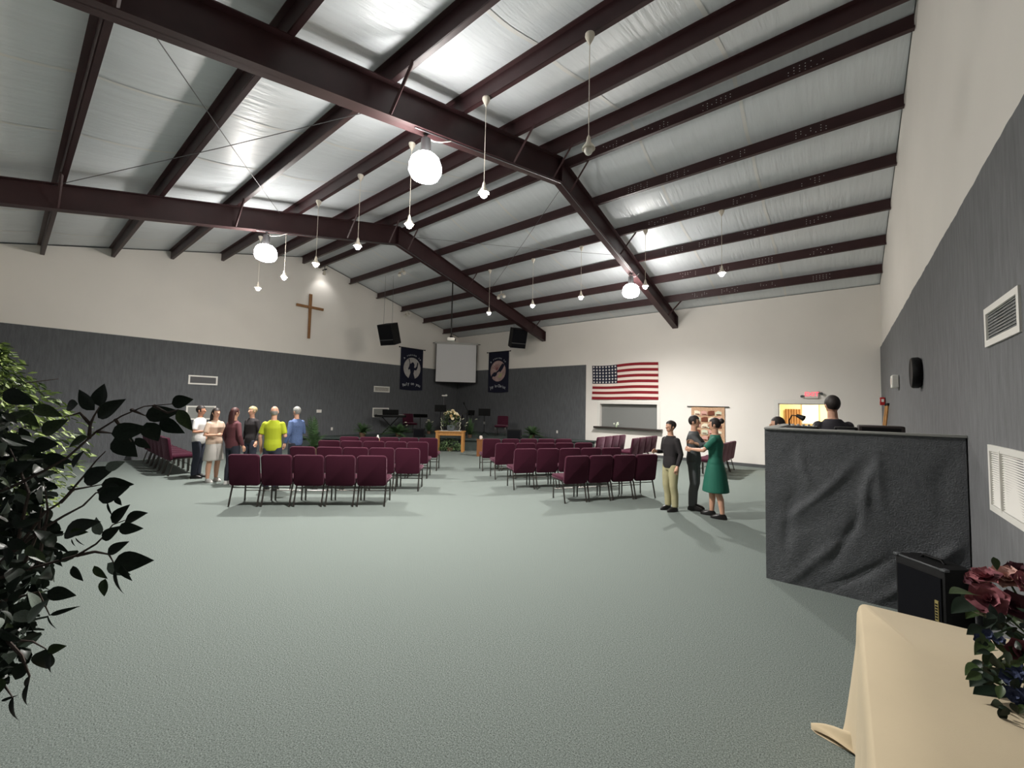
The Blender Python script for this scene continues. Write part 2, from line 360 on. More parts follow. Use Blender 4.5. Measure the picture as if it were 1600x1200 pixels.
b = MB(); b.rbox(((PX0 + PX1) / 2, -.02, PZ0 - .03), (PX1 - PX0 + .42, .36, .075), .01); b.obj('counter_ledge', LEDGE, t)
# doorway and the lit room beyond
t = struct(bpy.data.objects.new('door_1', None)); COL.objects.link(t); t.location = (0, WF, 0)
b = MB(); b.box(((DX0 + DX1) / 2, -.01, DZ1 + .06), (DX1 - DX0 + .24, .03, .12)); b.box((DX0 - .06, -.01, DZ1 / 2), (.12, .03, DZ1)); b.box((DX1 + .06, -.01, DZ1 / 2), (.12, .03, DZ1)); b.obj('door_casing', TRIMW, t, smooth=0)
b = MB(); b.box((DX0 + .012, .1, DZ1 / 2), (.024, .2, DZ1)); b.box((DX1 - .012, .1, DZ1 / 2), (.024, .2, DZ1)); b.box(((DX0 + DX1) / 2, .1, DZ1 - .012), (DX1 - DX0, .2, .024)); b.obj('door_jamb', TRIMW, t, smooth=0)
b = MB(); RX0, RX1, RYB = -3.0, 2.2, WF + 3.4
b.box(((RX0 + RX1) / 2, RYB + .05, 1.3), (RX1 - RX0, .1, 2.6)); b.box((RX0 - .05, (WF + .2 + RYB) / 2, 1.3), (.1, RYB - WF - .2, 2.6)); b.box((RX1 + .05, (WF + .2 + RYB) / 2, 1.3), (.1, RYB - WF - .2, 2.6)); struct(b.obj('wall_beyond', YELLOWWALL, smooth=0))
b = MB(); b.box(((RX0 + RX1) / 2, (WF + .2 + RYB) / 2, 2.65), (RX1 - RX0 + .2, RYB - WF - .2, .1)); struct(b.obj('ceiling_beyond', TRIMW, smooth=0))
b = MB(); b.box(((RX0 + RX1) / 2, (WF + .2 + RYB) / 2, -.05), (RX1 - RX0 + .2, RYB - WF - .2, .1)); struct(b.obj('floor_beyond', WOODD, smooth=0))
ld = bpy.data.lights.new('room_light', 'AREA'); ld.energy = 110; ld.size = 1.4; ld.color = (1, .93, .76); lo = bpy.data.objects.new('room_light', ld); COL.objects.link(lo); lo.location = (-.6, WF + 1.8, 2.55)
pf_ = hit(1266, 647, 1, RYB - .03)
t = thing('framed_picture', 'pale framed picture on the yellow wall seen through the lit doorway', 'picture', (pf_.x, RYB - .012, pf_.z))
b = MB(); b.box((0, 0, 0), (.50, .01, .72)); b.obj('print', mat('pale_print', (226, 226, 214), .7, var=.25, vscale=4), t, smooth=0)
b = MB(); [b.box(c, d) for c, d in (((0, -.008, .37), (.56, .03, .04)), ((0, -.008, -.37), (.56, .03, .04)), ((.265, -.008, 0), (.04, .03, .72)), ((-.265, -.008, 0), (.04, .03, .72)))]; b.obj('frame', mat('tan_frame', (176, 150, 108), .5), t, smooth=0)
pc = hit(1240, 640, 1, RYB - .12)
b = MB(); b.grid(lambda u, v: (pc.x - .28 + .5 * u, RYB - .10 + .03 * sin(u * 38), .1 + (pc.z - .08) * v), 60, 4); tag(b.obj('curtain', mat('brown_curtain', (158, 116, 66), .8, var=.3, vscale=5, stretch=(6, 1, .3)), fix=False), 'brown hanging curtain on the back wall of the yellow lit room', 'curtain')

# ================================================================ LAMPS
def make_highbay(x, y, label, top=None):
    top = rafter_bot(y)
    t = thing('high_bay_lamp', label, 'lamp', (x, y, top), 0, 'high bay lamps')
    b = MB(); b.tube([(0, 0, 0), (0, 0, -.09)], .012, 6); b.tube([(-.05, 0, -.0), (-.05, 0, -.03), (.05, 0, -.03), (.05, 0, 0)], .008, 6); b.obj('hook', GREYMETAL, t)
    b = MB(); b.lathe([(.03, -.08), (.07, -.09), (.075, -.12), (.075, -.30), (.09, -.33), (.06, -.34)], 16); b.obj('ballast_housing', GREYMETAL, t)
    b = MB(); b.lathe([(.08, -.33), (.15, -.35), (.21, -.41), (.238, -.50), (.24, -.59), (.20, -.67), (.11, -.71), (.02, -.72)], 24); b.obj('refractor_globe', GLASSLAMP, t)
    b = MB(); b.tube([(.0, .0, -.05), (.05, .1, -.09), (.07, .25, -.03), (.06, .45, .1)], .009, 6); b.obj('power_cord', TRIMW, t)
    l = bpy.data.lights.new('high_bay_beam', 'SPOT'); l.energy = DOWN; l.spot_size = rad(160); l.spot_blend = .9; l.color = (1, .965, .92); l.shadow_soft_size = .06   # the lamp's own downward beam
    lo = bpy.data.objects.new('high_bay_beam', l); COL.objects.link(lo); lo.location = (x, y, top - .80)
    return t
make_highbay(X1, 3.76, 'big bright bell lamp hung from the near rafter, left of the peak')
make_highbay(X2, 3.75, 'bright bell lamp hung from the farther rafter at left, above the people')
make_highbay(X1, 11.38, 'bright bell lamp hung low on the right leg of the near rafter')
def make_pendant(x, y, lit, label):
    zc = purl_z(y); zb = 5.06
    t = thing('pendant_lamp', label, 'lamp', (x, y, zc), 0, 'pendant bulbs on long cords')
    b = MB(); b.lathe([(.015, .0), (.06, -.005), (.062, -.03), (.045, -.07), (.015, -.13), (.006, -.15)], 14); b.obj('ceiling_cup', PENDW, t)
    b = MB(); b.tube([(0, 0, -.14), (0, 0, zb - zc + .13)], .005, 5); b.obj('cord', PENDW, t)
    b = MB(); b.lathe([(.008, zb - zc + .15), (.022, zb - zc + .12), (.035, zb - zc + .05), (.078, zb - zc - .01), (.084, zb - zc - .03), (.06, zb - zc - .025)], 14); b.obj('lamp_shade', PENDW, t)
    b = MB(); b.ell((0, 0, zb - zc - .045), (.056, .056, .062), 12, 8); b.obj('bulb', BULBLIT if lit else BULBOFF, t)
    b = MB(); b.tube([(0, 0, -.0), (0, -.0, .05), (-.03, -.0, .08), (-.07, 0, .05)], .004, 5); b.obj('flex', PENDW, t)
for i, x in enumerate((-2.41, -4.18, -6.0, -7.70, -9.5, -11.22, -12.95)):
    make_pendant(x, RY - .345 - 1.3284 * 2, i > 0, 'unlit white pendant on a long cord, the nearest one, high at upper centre' if i == 0 else f'lit pendant bulb on a long cord in the left row, {ordn(i - 1)} beyond the unlit one')
for i, x in enumerate((-2.155, -3.98, -5.89, -7.63, -9.49)):
    make_pendant(x, RY + .345 + 1.3284 * 2, True, f'lit pendant bulb in the row on the flag-wall side, {ordn(i)} from the right wall')
def make_spot(p, lit, label, aim=(0, 0, -1), n=2):
    t = thing('spotlight', label, 'lamp', p, 0, 'spot cans under the purlins')
    b = MB(); b.tube([(0, 0, 0), (0, 0, .14)], .012, 6); b.box((0, 0, .0), (.3, .05, .03)); b.obj('mounting_bar', PENDW if not lit else BLACK, t)
    for k in range(n):
        q = Vector((-.11 + .22 * k if n > 1 else 0, 0, -.02)); d = (Vector(aim) + Vector((.35 * (k - .5) if n > 1 else 0, 0, 0))).normalized()
        b = MB(); b.tube([q, q + d * .05, q + d * .19], [.03, .05, .062], 12); h = b.obj('spot_can', PENDW, t)
        b = MB(); b.tube([q + d * .186, q + d * .196], .05, 12); b.obj('lens', SPOTLIT if lit else BULBOFF, h)
for (px, py, k, lit, lab, aim, n) in ((637.5, 457, 3, False, 'pair of white spot cans under the roof, above left hanging loudspeaker', (.6, -.4, -.6), 2), (783, 459, 3, False, 'pair of white spot cans right of the far rafter over the stage', (.5, -.5, -.6), 2), (628, 421, 1, False, 'pair of white spot cans just below the far rafter peak', (.6, -.4, -.6), 2), (508, 409, 0, True, 'single spot can shining on the white wall above the cross', (-.8, .25, -.75), 1)):
    y = RY + .345 + 1.3284 * k; p = hit(px, py, 1, y); p.z = purl_z(y) - .14
    make_spot(p, lit, lab, aim, n)
sl = bpy.data.lights.new('spot_beam', 'SPOT'); sl.energy = 9; sl.spot_size = rad(95); sl.spot_blend = .8; sl.color = (1, .97, .93); sl.shadow_soft_size = .05
so = bpy.data.objects.new('spot_beam', sl); COL.objects.link(so); y = RY + .345; p = hit(508, 409, 1, y); so.location = (p.x + .1, y + .05, purl_z(y) - .36)
so.rotation_euler = Vector((-.62, .1, -.75)).to_track_quat('-Z', 'Y').to_euler()

# ================================================================ CHAIRS
def make_chair():
    t = thing('stacking_chair', '', 'chair')
    b = MB(); b.rbox((0, .03, .445), (.52, .50, .085), .035, 3); b.obj('seat', MAROON, t)
    T = Matrix.Translation((0, -.225, .355)) @ Matrix.Rotation(rad(9), 4, 'X')
    b = MB()
    # curved, padded back with rounded corners
    bm = bmesh.new(); bmesh.ops.create_cube(bm, size=1)
    for v in bm.verts: v.co = Vector((v.co.x * .508, v.co.y * .065, v.co.z * .55))
    ed = [e for e in bm.edges if abs(e.verts[0].co.y - e.verts[1].co.y) > .01]; bmesh.ops.bevel(bm, geom=ed, offset=.06, segments=4, profile=.5, affect='EDGES')
    ed = [e for e in bm.edges if abs(e.calc_face_angle(0)) > 1.2]; bmesh.ops.bevel(bm, geom=ed, offset=.022, segments=2, profile=.5, affect='EDGES')
    bm.verts.index_update(); b.add([v.co + Vector((0, 0, .275)) for v in bm.verts], [[v.index for v in f.verts] for f in bm.faces], T); bm.free()
    b.obj('backrest', MAROON, t)
    for s in (-1, 1):
        x = .232 * s
        b = MB(); b.tube([(x, .20, .395), (x, .225, .37), (x, .232, .30), (x, .23, 0)], .0145, 8); b.obj('leg', CHAIRMETAL, t)
        b = MB(); b.tube([(x, -.10, .395), (x, -.155, .38), (x, -.19, .30), (x, -.27, 0)], .0145, 8); b.obj('leg', CHAIRMETAL, t)
        b = MB(); b.tube([(x, .20, .397), (x, -.11, .397)], .0125, 8); b.tube([(x * .92, -.16, .397), (x * .92, -.232, .43), (x * .92, -.262, .55)], .012, 8); b.obj('side_rail', CHAIRMETAL, t)
    b = MB(); b.tube([(-.232, .228, .18), (.232, .228, .18)], .009, 6); b.obj('stretcher', CHAIRMETAL, t)
    b = MB(); b.tube([(-.232, -.185, .31), (.232, -.185, .31)], .009, 6); b.obj('stretcher', CHAIRMETAL, t)
    b = MB(); b.tube([(-.232, -.09, .397), (.232, -.09, .397)], .011, 6); b.tube([(-.232, .19, .397), (.232, .19, .397)], .011, 6); b.obj('seat_frame', CHAIRMETAL, t)
    return t
CH = make_chair(); used = [False]
def chair(x, y, rz, label, group, z=0.0):
    if not used[0]:
        used[0] = True; CH.location = (x, y, z); CH.rotation_euler = (0, 0, rz); CH['label'] = label; CH['group'] = group; return CH
    return dup(CH, (x, y, z), rz, label, group)
PITCH = .532
def row(ax, ay, deg, sgn, n, words, group):
    d = Vector((cos(rad(deg)), sin(rad(deg)))) * sgn; f = Vector((-sin(rad(deg)), cos(rad(deg)))); rz = rad(deg)
    for i in range(n):
        c = Vector((ax, ay)) + d * (.235 + PITCH * i) + f * .27
        chair(c.x, c.y, rz + rad(random.uniform(-1.2, 1.2)), words.format(ordn(i)), group)
RN = ['back row, nearest the camera', 'second row from the back', 'third row from the back', 'front row, nearest the stage']
for (ax, ay, dg), nm in zip(((-6.316, 4.314, 43.9), (-6.921, 5.532, 42), (-7.951, 6.615, 42), (-8.683, 7.551, 42)), RN):
    row(ax, ay, dg, -1, 5, 'maroon padded chair {} from the aisle in the left block, ' + nm, 'chairs left of the aisle')
for (ax, ay, dg, n), nm in zip(((-4.123, 6.76, 58, 4), (-5.576, 7.051, 56, 5), (-6.698, 7.712, 55, 5), (-7.779, 8.425, 53, 5)), RN):
    row(ax, ay, dg, 1, n, 'maroon padded chair {} from the aisle in the right block, ' + nm, 'chairs right of the aisle')
for i in range(4): chair(-6.3, 11.98 + .54 * i, PI / 2, f'maroon padded chair in the side row below the flag, {ordn(i)} from the near end', 'side rows facing the stage')
for i in range(4): chair(-5.37, 12.50 + .54 * i, PI / 2, f'maroon padded chair in the outer side row near the counter, {ordn(i)} from near end', 'side rows facing the stage')
for i in range(4): chair(-2.92, 14.0 - .545 * i, PI / 2 - .1, f'maroon padded chair in the row behind the woman in teal, {ordn(i)} from the wall', 'row by the white wall')
for i in range(6): chair(-12.63 - .55 * i, 2.80 + .02 * i, .06, f'maroon padded chair in the row along the left behind the ficus, {ordn(i)} from the people', 'row by the left wall')

# ================================================================ LEFT WALL
t = thing('wooden_cross', 'tall brown wooden cross hung on the white left wall', 'cross', (WL + .06, 7.415, 4.30))
b = MB(); b.add([(-.035, -.04, 0), (.02, -.04, 0), (.02, .04, 0), (-.035, .04, 0), (-.035, -.055, 1.76), (.02, -.055, 1.76), (.02, .055, 1.76), (-.035, .055, 1.76)], [(0, 3, 2, 1), (4, 5, 6, 7), (0, 1, 5, 4), (1, 2, 6, 5), (2, 3, 7, 6), (3, 0, 4, 7)]); b.obj('upright', CROSSW, t, smooth=0)
b = MB(); b.rbox((-.005, 0, 1.24), (.06, 1.06, .10), .01); b.obj('crossbar', CROSSW, t)
def vent(name, label, y0, y1, z0, z1, wall, slat_n, cat='vent', fw=.045, slatmat=None):
    x = WL + .024 if wall == 'l' else WR + .008; s = 1 if wall == 'l' else -1
    t = thing(name, label, cat, (x, (y0 + y1) / 2, (z0 + z1) / 2)); w, h = y1 - y0, z1 - z0; b = MB()
    for c, d in (((s * .012, 0, h / 2 - fw / 2), (.03, w, fw)), ((s * .012, 0, -h / 2 + fw / 2), (.03, w, fw)), ((s * .012, w / 2 - fw / 2, 0), (.03, fw, h - 2 * fw)), ((s * .012, -w / 2 + fw / 2, 0), (.03, fw, h - 2 * fw))): b.box(c, d)
    b.obj('frame', TRIMW, t, smooth=0)
    b = MB(); b.box((s * .003, 0, 0), (.006, w - fw, h - fw)); b.obj('backing', slatmat or mat('vent_dark', (70, 70, 70), .8), t, smooth=0)
    b = MB(); n = slat_n
    for i in range(n):
        z = -h / 2 + fw + (h - 2 * fw) * (i + .5) / n; th = (h - 2 * fw) / n
        b.add([(s * .008, -w / 2 + fw, z + th * .4), (s * .008, w / 2 - fw, z + th * .4), (s * .02, w / 2 - fw, z - th * .35), (s * .02, -w / 2 + fw, z - th * .35)], [(0, 1, 2, 3), (3, 2, 1, 0)][:1])
    stuff(b.obj('slats', TRIMW if slat_n > 14 else (slatmat or TRIMW), t, smooth=0, fix=False))
    return t
DV = mat('grey_vent_mesh', (104, 104, 106), .7); DV2 = mat('pale_vent_mesh', (140, 142, 138), .6)
vent('supply_vent', 'white framed wide dark vent high on the left wall, above the people', 3.70, 4.49, 2.30, 2.595, 'l', 8, slatmat=DV)
vent('return_vent', 'white framed pale vent on the left wall, low behind the people', 3.69, 4.49, 1.16, 1.61, 'l', 10, slatmat=DV2)
vent('supply_vent', 'small pale louvred vent on the left wall below the dancing-figure banner', 10.39, 11.2, 2.32, 2.585, 'l', 16)
vent('return_vent', 'pale framed vent on the left wall behind the keyboard', 10.37, 11.2, 1.185, 1.61, 'l', 12, slatmat=DV2)
vent('supply_vent', 'white framed grey vent high on the right wall, at the right picture edge', 3.81, 4.585, 2.33, 2.615, 'r', 9, slatmat=mat('vent_filter', (158, 160, 156), .7))
t = vent('return_vent', 'large cream louvred vent low on the right wall, above the flowers', 3.8, 4.63, 1.13, 1.61, 'r', 24); b = MB(); b.box((-.02, .12, 0), (.02, .02, .42)); b.obj('mullion', TRIMW, t, smooth=0)
def plate(p, ax, label, w=.08, h=.12, cat='outlet', name='outlet_plate'):
    t = thing(name, label, cat, p); b = MB(); d = (.012, w, h) if ax == 0 else (w, .012, h); b.rbox((0, 0, 0), d, .003, 1); b.obj('plate', TRIMW, t)
    b = MB(); s = (.006 if ax == 0 else 0, -.006 if ax == 1 else 0)
    for k in (-1, 1): b.box((s[0], s[1], k * h * .2), (.008, w * .35, h * .22) if ax == 0 else (w * .35, .008, h * .22))
    b.obj('socket', EXITW, t, smooth=0)
plate((WL + .03, 7.97, 1.45), 0, 'white switch plate on the dark left wall right of the blue-shirted person', .2, .12, 'switch', 'switch_plate')
plate((WL + .03, 8.53, .73), 0, 'white outlet low on the dark left wall beside the tall palm')
plate((-9.86, WF - .03, .72), 1, 'white outlet on the dark wall right of the stage plant')
plate((-14.245, WF - .03, .93), 1, 'white outlet on the dark wall behind the right music stand')

# ---- banners
def banner(org, xa, na, label, kind, top, bottom):
    t = thing('felt_banner', label, 'banner', org); T = frame_T((0, 0, 0), xa, na, (0, 0, 1))   # local x along the wall, y out of the wall
    W, Hh = 1.32, 2.0
    b = MB(); b.grid(lambda u, v: ((u - .5) * W, .03 + .012 * sin(u * 9 + v * 2) * (1 - v), -Hh + Hh * v - .03 * (1 - v) * sin(PI * u)), 24, 16, T); b.grid(lambda u, v: ((.5 - u) * W, .022 + .012 * sin((1 - u) * 9 + v * 2) * (1 - v), -Hh + Hh * v - .03 * (1 - v) * sin(PI * u)), 24, 16, T); b.obj('cloth', NAVY, t, fix=False)
    b = MB(); b.tube([(-.75, .035, .01), (.75, .035, .01)], .018, 8, T); b.ell((-.76, .035, .01), (.032, .032, .032), 8, 6, T); b.ell((.76, .035, .01), (.032, .032, .032), 8, 6, T); b.obj('rod', BLACK, t)
    def disc(pts, y, m, name):
        b = MB(); n = len(pts); b.add([(x, y, z) for x, z in pts] + [(x, y - .006, z) for x, z in pts], [tuple(range(n)), tuple(range(2 * n - 1, n - 1, -1))] + [(i, (i + 1) % n, n + (i + 1) % n, n + i) for i in range(n)], T); b.obj(name, m, t, smooth=0)
    cz = -.96
    disc([(.5 * cos(2 * PI * i / 36), cz + .52 * sin(2 * PI * i / 36)) for i in range(36)], .056, FELTGREY if kind == 0 else FELTPINK, 'round_patch')
    if kind == 0:
        fig = [(-.17, -.58), (-.14, -.33 - .42), (-.17, -.82), (-.13, .0 - .98), (-.10, -1.18), (-.22, -1.52), (.2, -1.52), (.08, -1.2), (.11, -1.02), (.2, -1.02), (.30, -.9), (.34, -.66), (.29, -.64), (.25, -.84), (.19, -.92), (.1, -.90), (.09, -.84), (.13, -.76), (.08, -.68), (-.0, -.66), (-.06, -.70), (-.1, -.64), (-.2, -.50), (-.23, -.52)]
        fig = [(-.23, -.52), (-.16, -.72), (-.18, -.86), (-.24, -.98), (-.22, -1.04), (-.13, -1.0), (-.10, -1.18), (-.24, -1.54), (.2, -1.54), (.08, -1.2), (.12, -1.04), (.24, -1.04), (.31, -.92), (.35, -.66), (.30, -.64), (.25, -.85), (.18, -.93), (.1, -.91), (.13, -.78), (.08, -.69), (.0, -.67), (-.06, -.72), (-.12, -.74), (-.19, -.5)]
        disc(fig[::-1], .064, NAVY, 'dancing_figure')
        disc([(.015 + .085 * cos(2 * PI * i / 16), -.76 + .1 * sin(2 * PI * i / 16)) for i in range(16)], .066, NAVY, 'dancing_head')
    else:
        disc([(-.44, -1.30), (-.40, -1.14), (-.26, -1.02), (-.10, -1.0), (.02, -.92), (.14, -.74), (.30, -.58), (.43, -.66), (.30, -.88), (.16, -1.02), (.10, -.98), (-.04, -1.04), (-.08, -1.16), (-.2, -1.24), (-.32, -1.22), (-.42, -1.36)][::-1], .064, NAVY, 'branch_patch')
        for k in range(5):
            a = rad(60 + 22 * k); disc([(-.08, -.92), (-.03, -.92), (-.055 + .34 * cos(a) + .02, -.95 + .34 * sin(a)), (-.055 + .34 * cos(a) - .02, -.95 + .34 * sin(a))], .062, mat('rose_felt', (140, 92, 94), .9), 'finger_patch')
        disc([(-.02, -1.3), (.22, -1.28), (.30, -1.05), (.12, -1.1)], .062, mat('yellow_felt', (176, 170, 130), .9), 'light_patch')
    for txt, rr, ccz, sg, sz in ((top, .66, cz, 1, .135), (bottom, 1.25, -2.95, 1, .205)):
        b = MB(); n = len(txt); step = (1.05 / rr if sg and rr < 1 else .98 / rr) / max(n - 1, 1)
        for i, ch in enumerate(txt):
            if ch == ' ': continue
            a = PI / 2 + (n - 1) * step / 2 - i * step; vs, fs = text_mesh(ch, sz, .003)
            M = T @ Matrix.Translation((rr * cos(a), .058, ccz + rr * sin(a))) @ Matrix.Rotation(PI / 2, 4, 'X') @ Matrix.Scale(-1, 4, (0, 0, 1)) @ Matrix.Rotation(a - PI / 2, 4, 'Z')
            b.add(vs, fs, M)
        stuff(b.obj('lettering', LETTER, t, smooth=0))
# viewed from inside the room: left wall, x runs along +y ; far wall, x runs along +x
banner((WL + .024, 12.41, 4.50), (0, 1, 0), (1, 0, 0), 'navy banner with a dancing figure on a round grey patch, left of screen', 0, 'A reason to', 'Rely on you')
banner((-13.36, WF - .024, 4.50), (1, 0, 0), (0, -1, 0), 'navy banner with hands on a round pinkish patch, right of screen', 1, 'A reason to', 'Joy in Christ')

# ---- projection screen across the corner
pl = Vector((-16.17, 13.72, 0)); pr = Vector((-14.68, 15.30, 0)); sd = (pr - pl).normalized(); sn = Vector((sd.y, -sd.x, 0)); mid = (pl + pr) / 2; Lw = (pr - pl).length
t = thing('projection_screen', 'pale pull-down projection screen hung across the corner above the stage', 'screen', (mid.x, mid.y, 0)); T = frame_T((0, 0, 0), sd, sn, (0, 0, 1))
b = MB(); b.box((0, 0, 3.95), (Lw - .08, .006, 1.94), T); b.obj('screen_sheet', SCREENW, t, smooth=0)
b = MB(); b.rbox((0, -.01, 4.97), (Lw + .03, .09, .09), .02, 2, T); b.obj('casing', mat('screen_case', (186, 186, 182), .5), t)
for q, wq in ((pl, Vector((WL, 13.72, 0))), (pr, Vector((-14.68, WF, 0)))):
    b = MB(); o_ = Vector((mid.x, mid.y, 0)); b.tube([q - o_ + Vector((0, 0, 4.97)), wq - o_ + Vector((0, 0, 4.97))], .018, 6); b.obj('wall_bracket', GREYMETAL, t)
b = MB(); b.box((0, .004, 2.965), (Lw - .08, .022, .035), T); b.obj('bottom_bar', BLACK, t, smooth=0)
b = MB(); [b.box((sx * (Lw / 2 - .055), .005, 3.95), (.03, .004, 1.94), T) for sx in (-1, 1)]; b.obj('side_border', BLACK, t, smooth=0)
# ---- hanging loudspeakers
def hang_speaker(p, yaw, pitch, label, ctop):
    t = thing('hanging_loudspeaker', label, 'speaker', p)
    R = Matrix.Rotation(yaw, 4, 'Z') @ Matrix.Rotation(pitch, 4, 'X')          # local -y is the front
    b = MB(); prof = [(-.36, -.24), (.36, -.24), (.28, .26), (-.28, .26)]
    vs = [(x, y, z) for z in (-.42, .42) for x, y in prof]
    b.add(vs, [(3, 2, 1, 0), (4, 5, 6, 7), (0, 1, 5, 4), (1, 2, 6, 5), (2, 3, 7, 6), (3, 0, 4, 7)], R); b.obj('cabinet', BLACKTOLEX, t, smooth=0)
    b = MB(); b.rbox((0, -.25, .11), (.66, .03, .58), .01, 1, R); b.obj('upper_grille', BLACKGRILL, t)
    b = MB(); b.grid(lambda u, v: ((u - .5) * .64, -.255 - .05 * sin(PI * u), -.24 - .17 * v), 10, 2, R); b.grid(lambda u, v: ((u - .5) * .64, -.24 - (.015 + .05 * sin(PI * u)) * v, -.41), 10, 1, R); b.obj('lower_grille', BLACKGRILL, t, fix=False)
    b = MB(); b.box((0, -.262, -.205), (.66, .03, .022), R); b.obj('trim_bar', GREYEDGE, t, smooth=0)
    for sx in (-.22, .22):
        q = R @ Vector((sx, .0, .42)); b = MB(); b.tube([q, (q.x * .9, q.y, ctop - p[2])], .006, 5); b.obj('hanging_cable', GREYMETAL, t)
p = at(609, 522, 16.6); hang_speaker(p, rad(14), rad(18), 'black loudspeaker hung from cables left of the screen, above left banner', ceil_z(p.y) + .03)
p = at(808, 528, 18.3); hang_speaker(p, rad(62), rad(18), 'black loudspeaker hung beside the end of the far rafter, right of screen', ceil_z(p.y) + .03)
# ---- projector on its pole
p = Vector((X2 - .05, 9.80, 4.11)); t = thing('video_projector', 'white projector hung on a long black pole from the far rafter', 'projector', p, rad(-45))
b = MB(); b.rbox((0, 0, 0), (.32, .26, .11), .025, 2); b.obj('body', TRIMW, t)
b = MB(); b.tube([(0, .12, 0), (0, .16, 0)], .04, 12); b.obj('lens', BLACK, t)
b = MB(); b.tube([(0, 0, .06), (0, 0, rafter_bot(9.8) - 4.11 - .0)], .022, 8); b.box((0, 0, .09), (.1, .1, .06)); b.obj('pole', BLACK, t)

# ================================================================ FAR WALL
FX0, FX1, FZ0, FZ1 = -8.17, -5.40, 2.17, 3.59
def flag_pt(u, v, off=0.0):
    x = FX0 + (FX1 - FX0) * u + .03 * sin(v * 3) * (1 - u); z = FZ0 + (FZ1 - FZ0) * v - .05 * sin(u * PI * 2.2) * (v * .7 + .3) * .5 + .03 * (u - .5) * (v)
    return (x, WF - .035 - .014 * sin(u * 11 + v * 2) - off, z)
b = MB(); nu, nv = 50, 26
b.grid(lambda u, v: flag_pt(u, v), nu, nv)
b.m = []
for j in range(nv):
    for i in range(nu):
        s = j // 2; b.m.append(2 if (i < 20 and s >= 6) else (0 if s % 2 == 0 else 1))
o = b.obj('flag', [FLAGRED, FLAGWHITE, FLAGBLUE], fix=False); tag(o, 'large stars and stripes flag pinned to the white wall over the counter', 'flag')
b = MB()
for r in range(6):
    for c in range(8):
        u0, v0 = .4 * (c + .55) / 8.1, 1 - (7 / 13) * (r + .5) / 6; cx, cy, cz = flag_pt(u0, v0, .004)
        pts = [(cx + (.052 if k % 2 == 0 else .024) * sin(PI * k / 5), cy, cz + (.052 if k % 2 == 0 else .024) * cos(PI * k / 5)) for k in range(10)]
        b.add(pts, [tuple(range(10))])
b.obj('stars', STARW, o, smooth=0, fix=False)
# tapestry
t = thing('woven_tapestry', 'woven scene tapestry hung from a rod on the white wall', 'tapestry', (-3.68, WF - .03, 1.93))
b = MB(); b.grid(lambda u, v: ((u - .5) * 1.08, -.01 * sin(u * 8), -1.25 + 1.25 * v), 16, 8); b.obj('cloth', mat('tan_weave', (192, 156, 126), .9, var=.2, vscale=30), t, fix=False)
b = MB(); b.tube([(-.68, -.01, .01), (.68, -.01, .01)], .014, 8); b.obj('rod', BLACK, t)
TC = [mat('patch_cream', (228, 220, 196), .9), mat('patch_brown', (112, 62, 44), .9), mat('patch_rose', (206, 160, 148), .9), mat('patch_sage', (204, 208, 184), .9)]
for r in range(5):
    for c in range(4):
        b = MB(); x0 = -.43 + .225 * c + random.uniform(-.01, .01); z0 = -.13 - .22 * r; w = .2; h = .17
        b.prism([(x0, z0 - h), (x0 + w, z0 - h + random.uniform(0, .05)), (x0 + w, z0 - random.uniform(0, .06)), (x0 + w * .45, z0), (x0, z0 - random.uniform(0, .07))], -.022, -.016, Matrix(((1, 0, 0, 0), (0, 0, 1, 0), (0, 1, 0, 0), (0, 0, 0, 1)))); b.obj('woven_patch', TC[(r * 3 + c * 2 + (c // 2)) % 4], t, smooth=0)
        b = MB(); b.box((x0 + w * .5, -.024, z0 - h * .75), (w * .7, .006, .03)); b.obj('woven_figure', TC[1], t, smooth=0)
# exit sign
t = thing('exit_sign', 'lit red EXIT sign with emergency lamp heads above the doorway', 'sign', (-.735, WF - .035, 2.36))
b = MB(); b.rbox((0, 0, 0), (.34, .05, .23), .008, 1); b.obj('housing', EXITW, t)
vs, fs = text_mesh('EXIT', .175, .003); b = MB(); b.add(vs, fs, Matrix.Translation((0, -.029, .005)) @ Matrix.Rotation(PI / 2, 4, 'X')); b.obj('lettering', EXITRED, t, smooth=0)
for s in (-1, 1): b = MB(); b.tube([(s * .17, -.0, .04 * s), (s * .235, -.02, .04 * s + .01)], .012, 6); b.tube([(s * .235, .01, .04 * s), (s * .245, -.05, .04 * s - .02)], [.03, .04], 10); b.obj('lamp_head', GREYEDGE, t)
# small figure on the counter
p = hit(963, 663, 1, WF - .12); t = thing('flower_pot', 'small pale flowers in a tiny pot on the dark counter under the flag', 'plant', (p.x, WF - .12, PZ0 + .008))
b = MB(); b.lathe([(.03, 0), (.045, .07), (.04, .075)], 10); b.obj('pot', mat('pale_green_pot', (170, 190, 160), .5), t)
b = MB(); [b.ell((.09 * sin(k * 2.2), .03 * cos(k * 1.7), .09 + .02 * k), (.035, .03, .035), 8, 5) for k in range(5)]; b.obj('blossoms', mat('pale_petal', (226, 232, 214), .7), t)

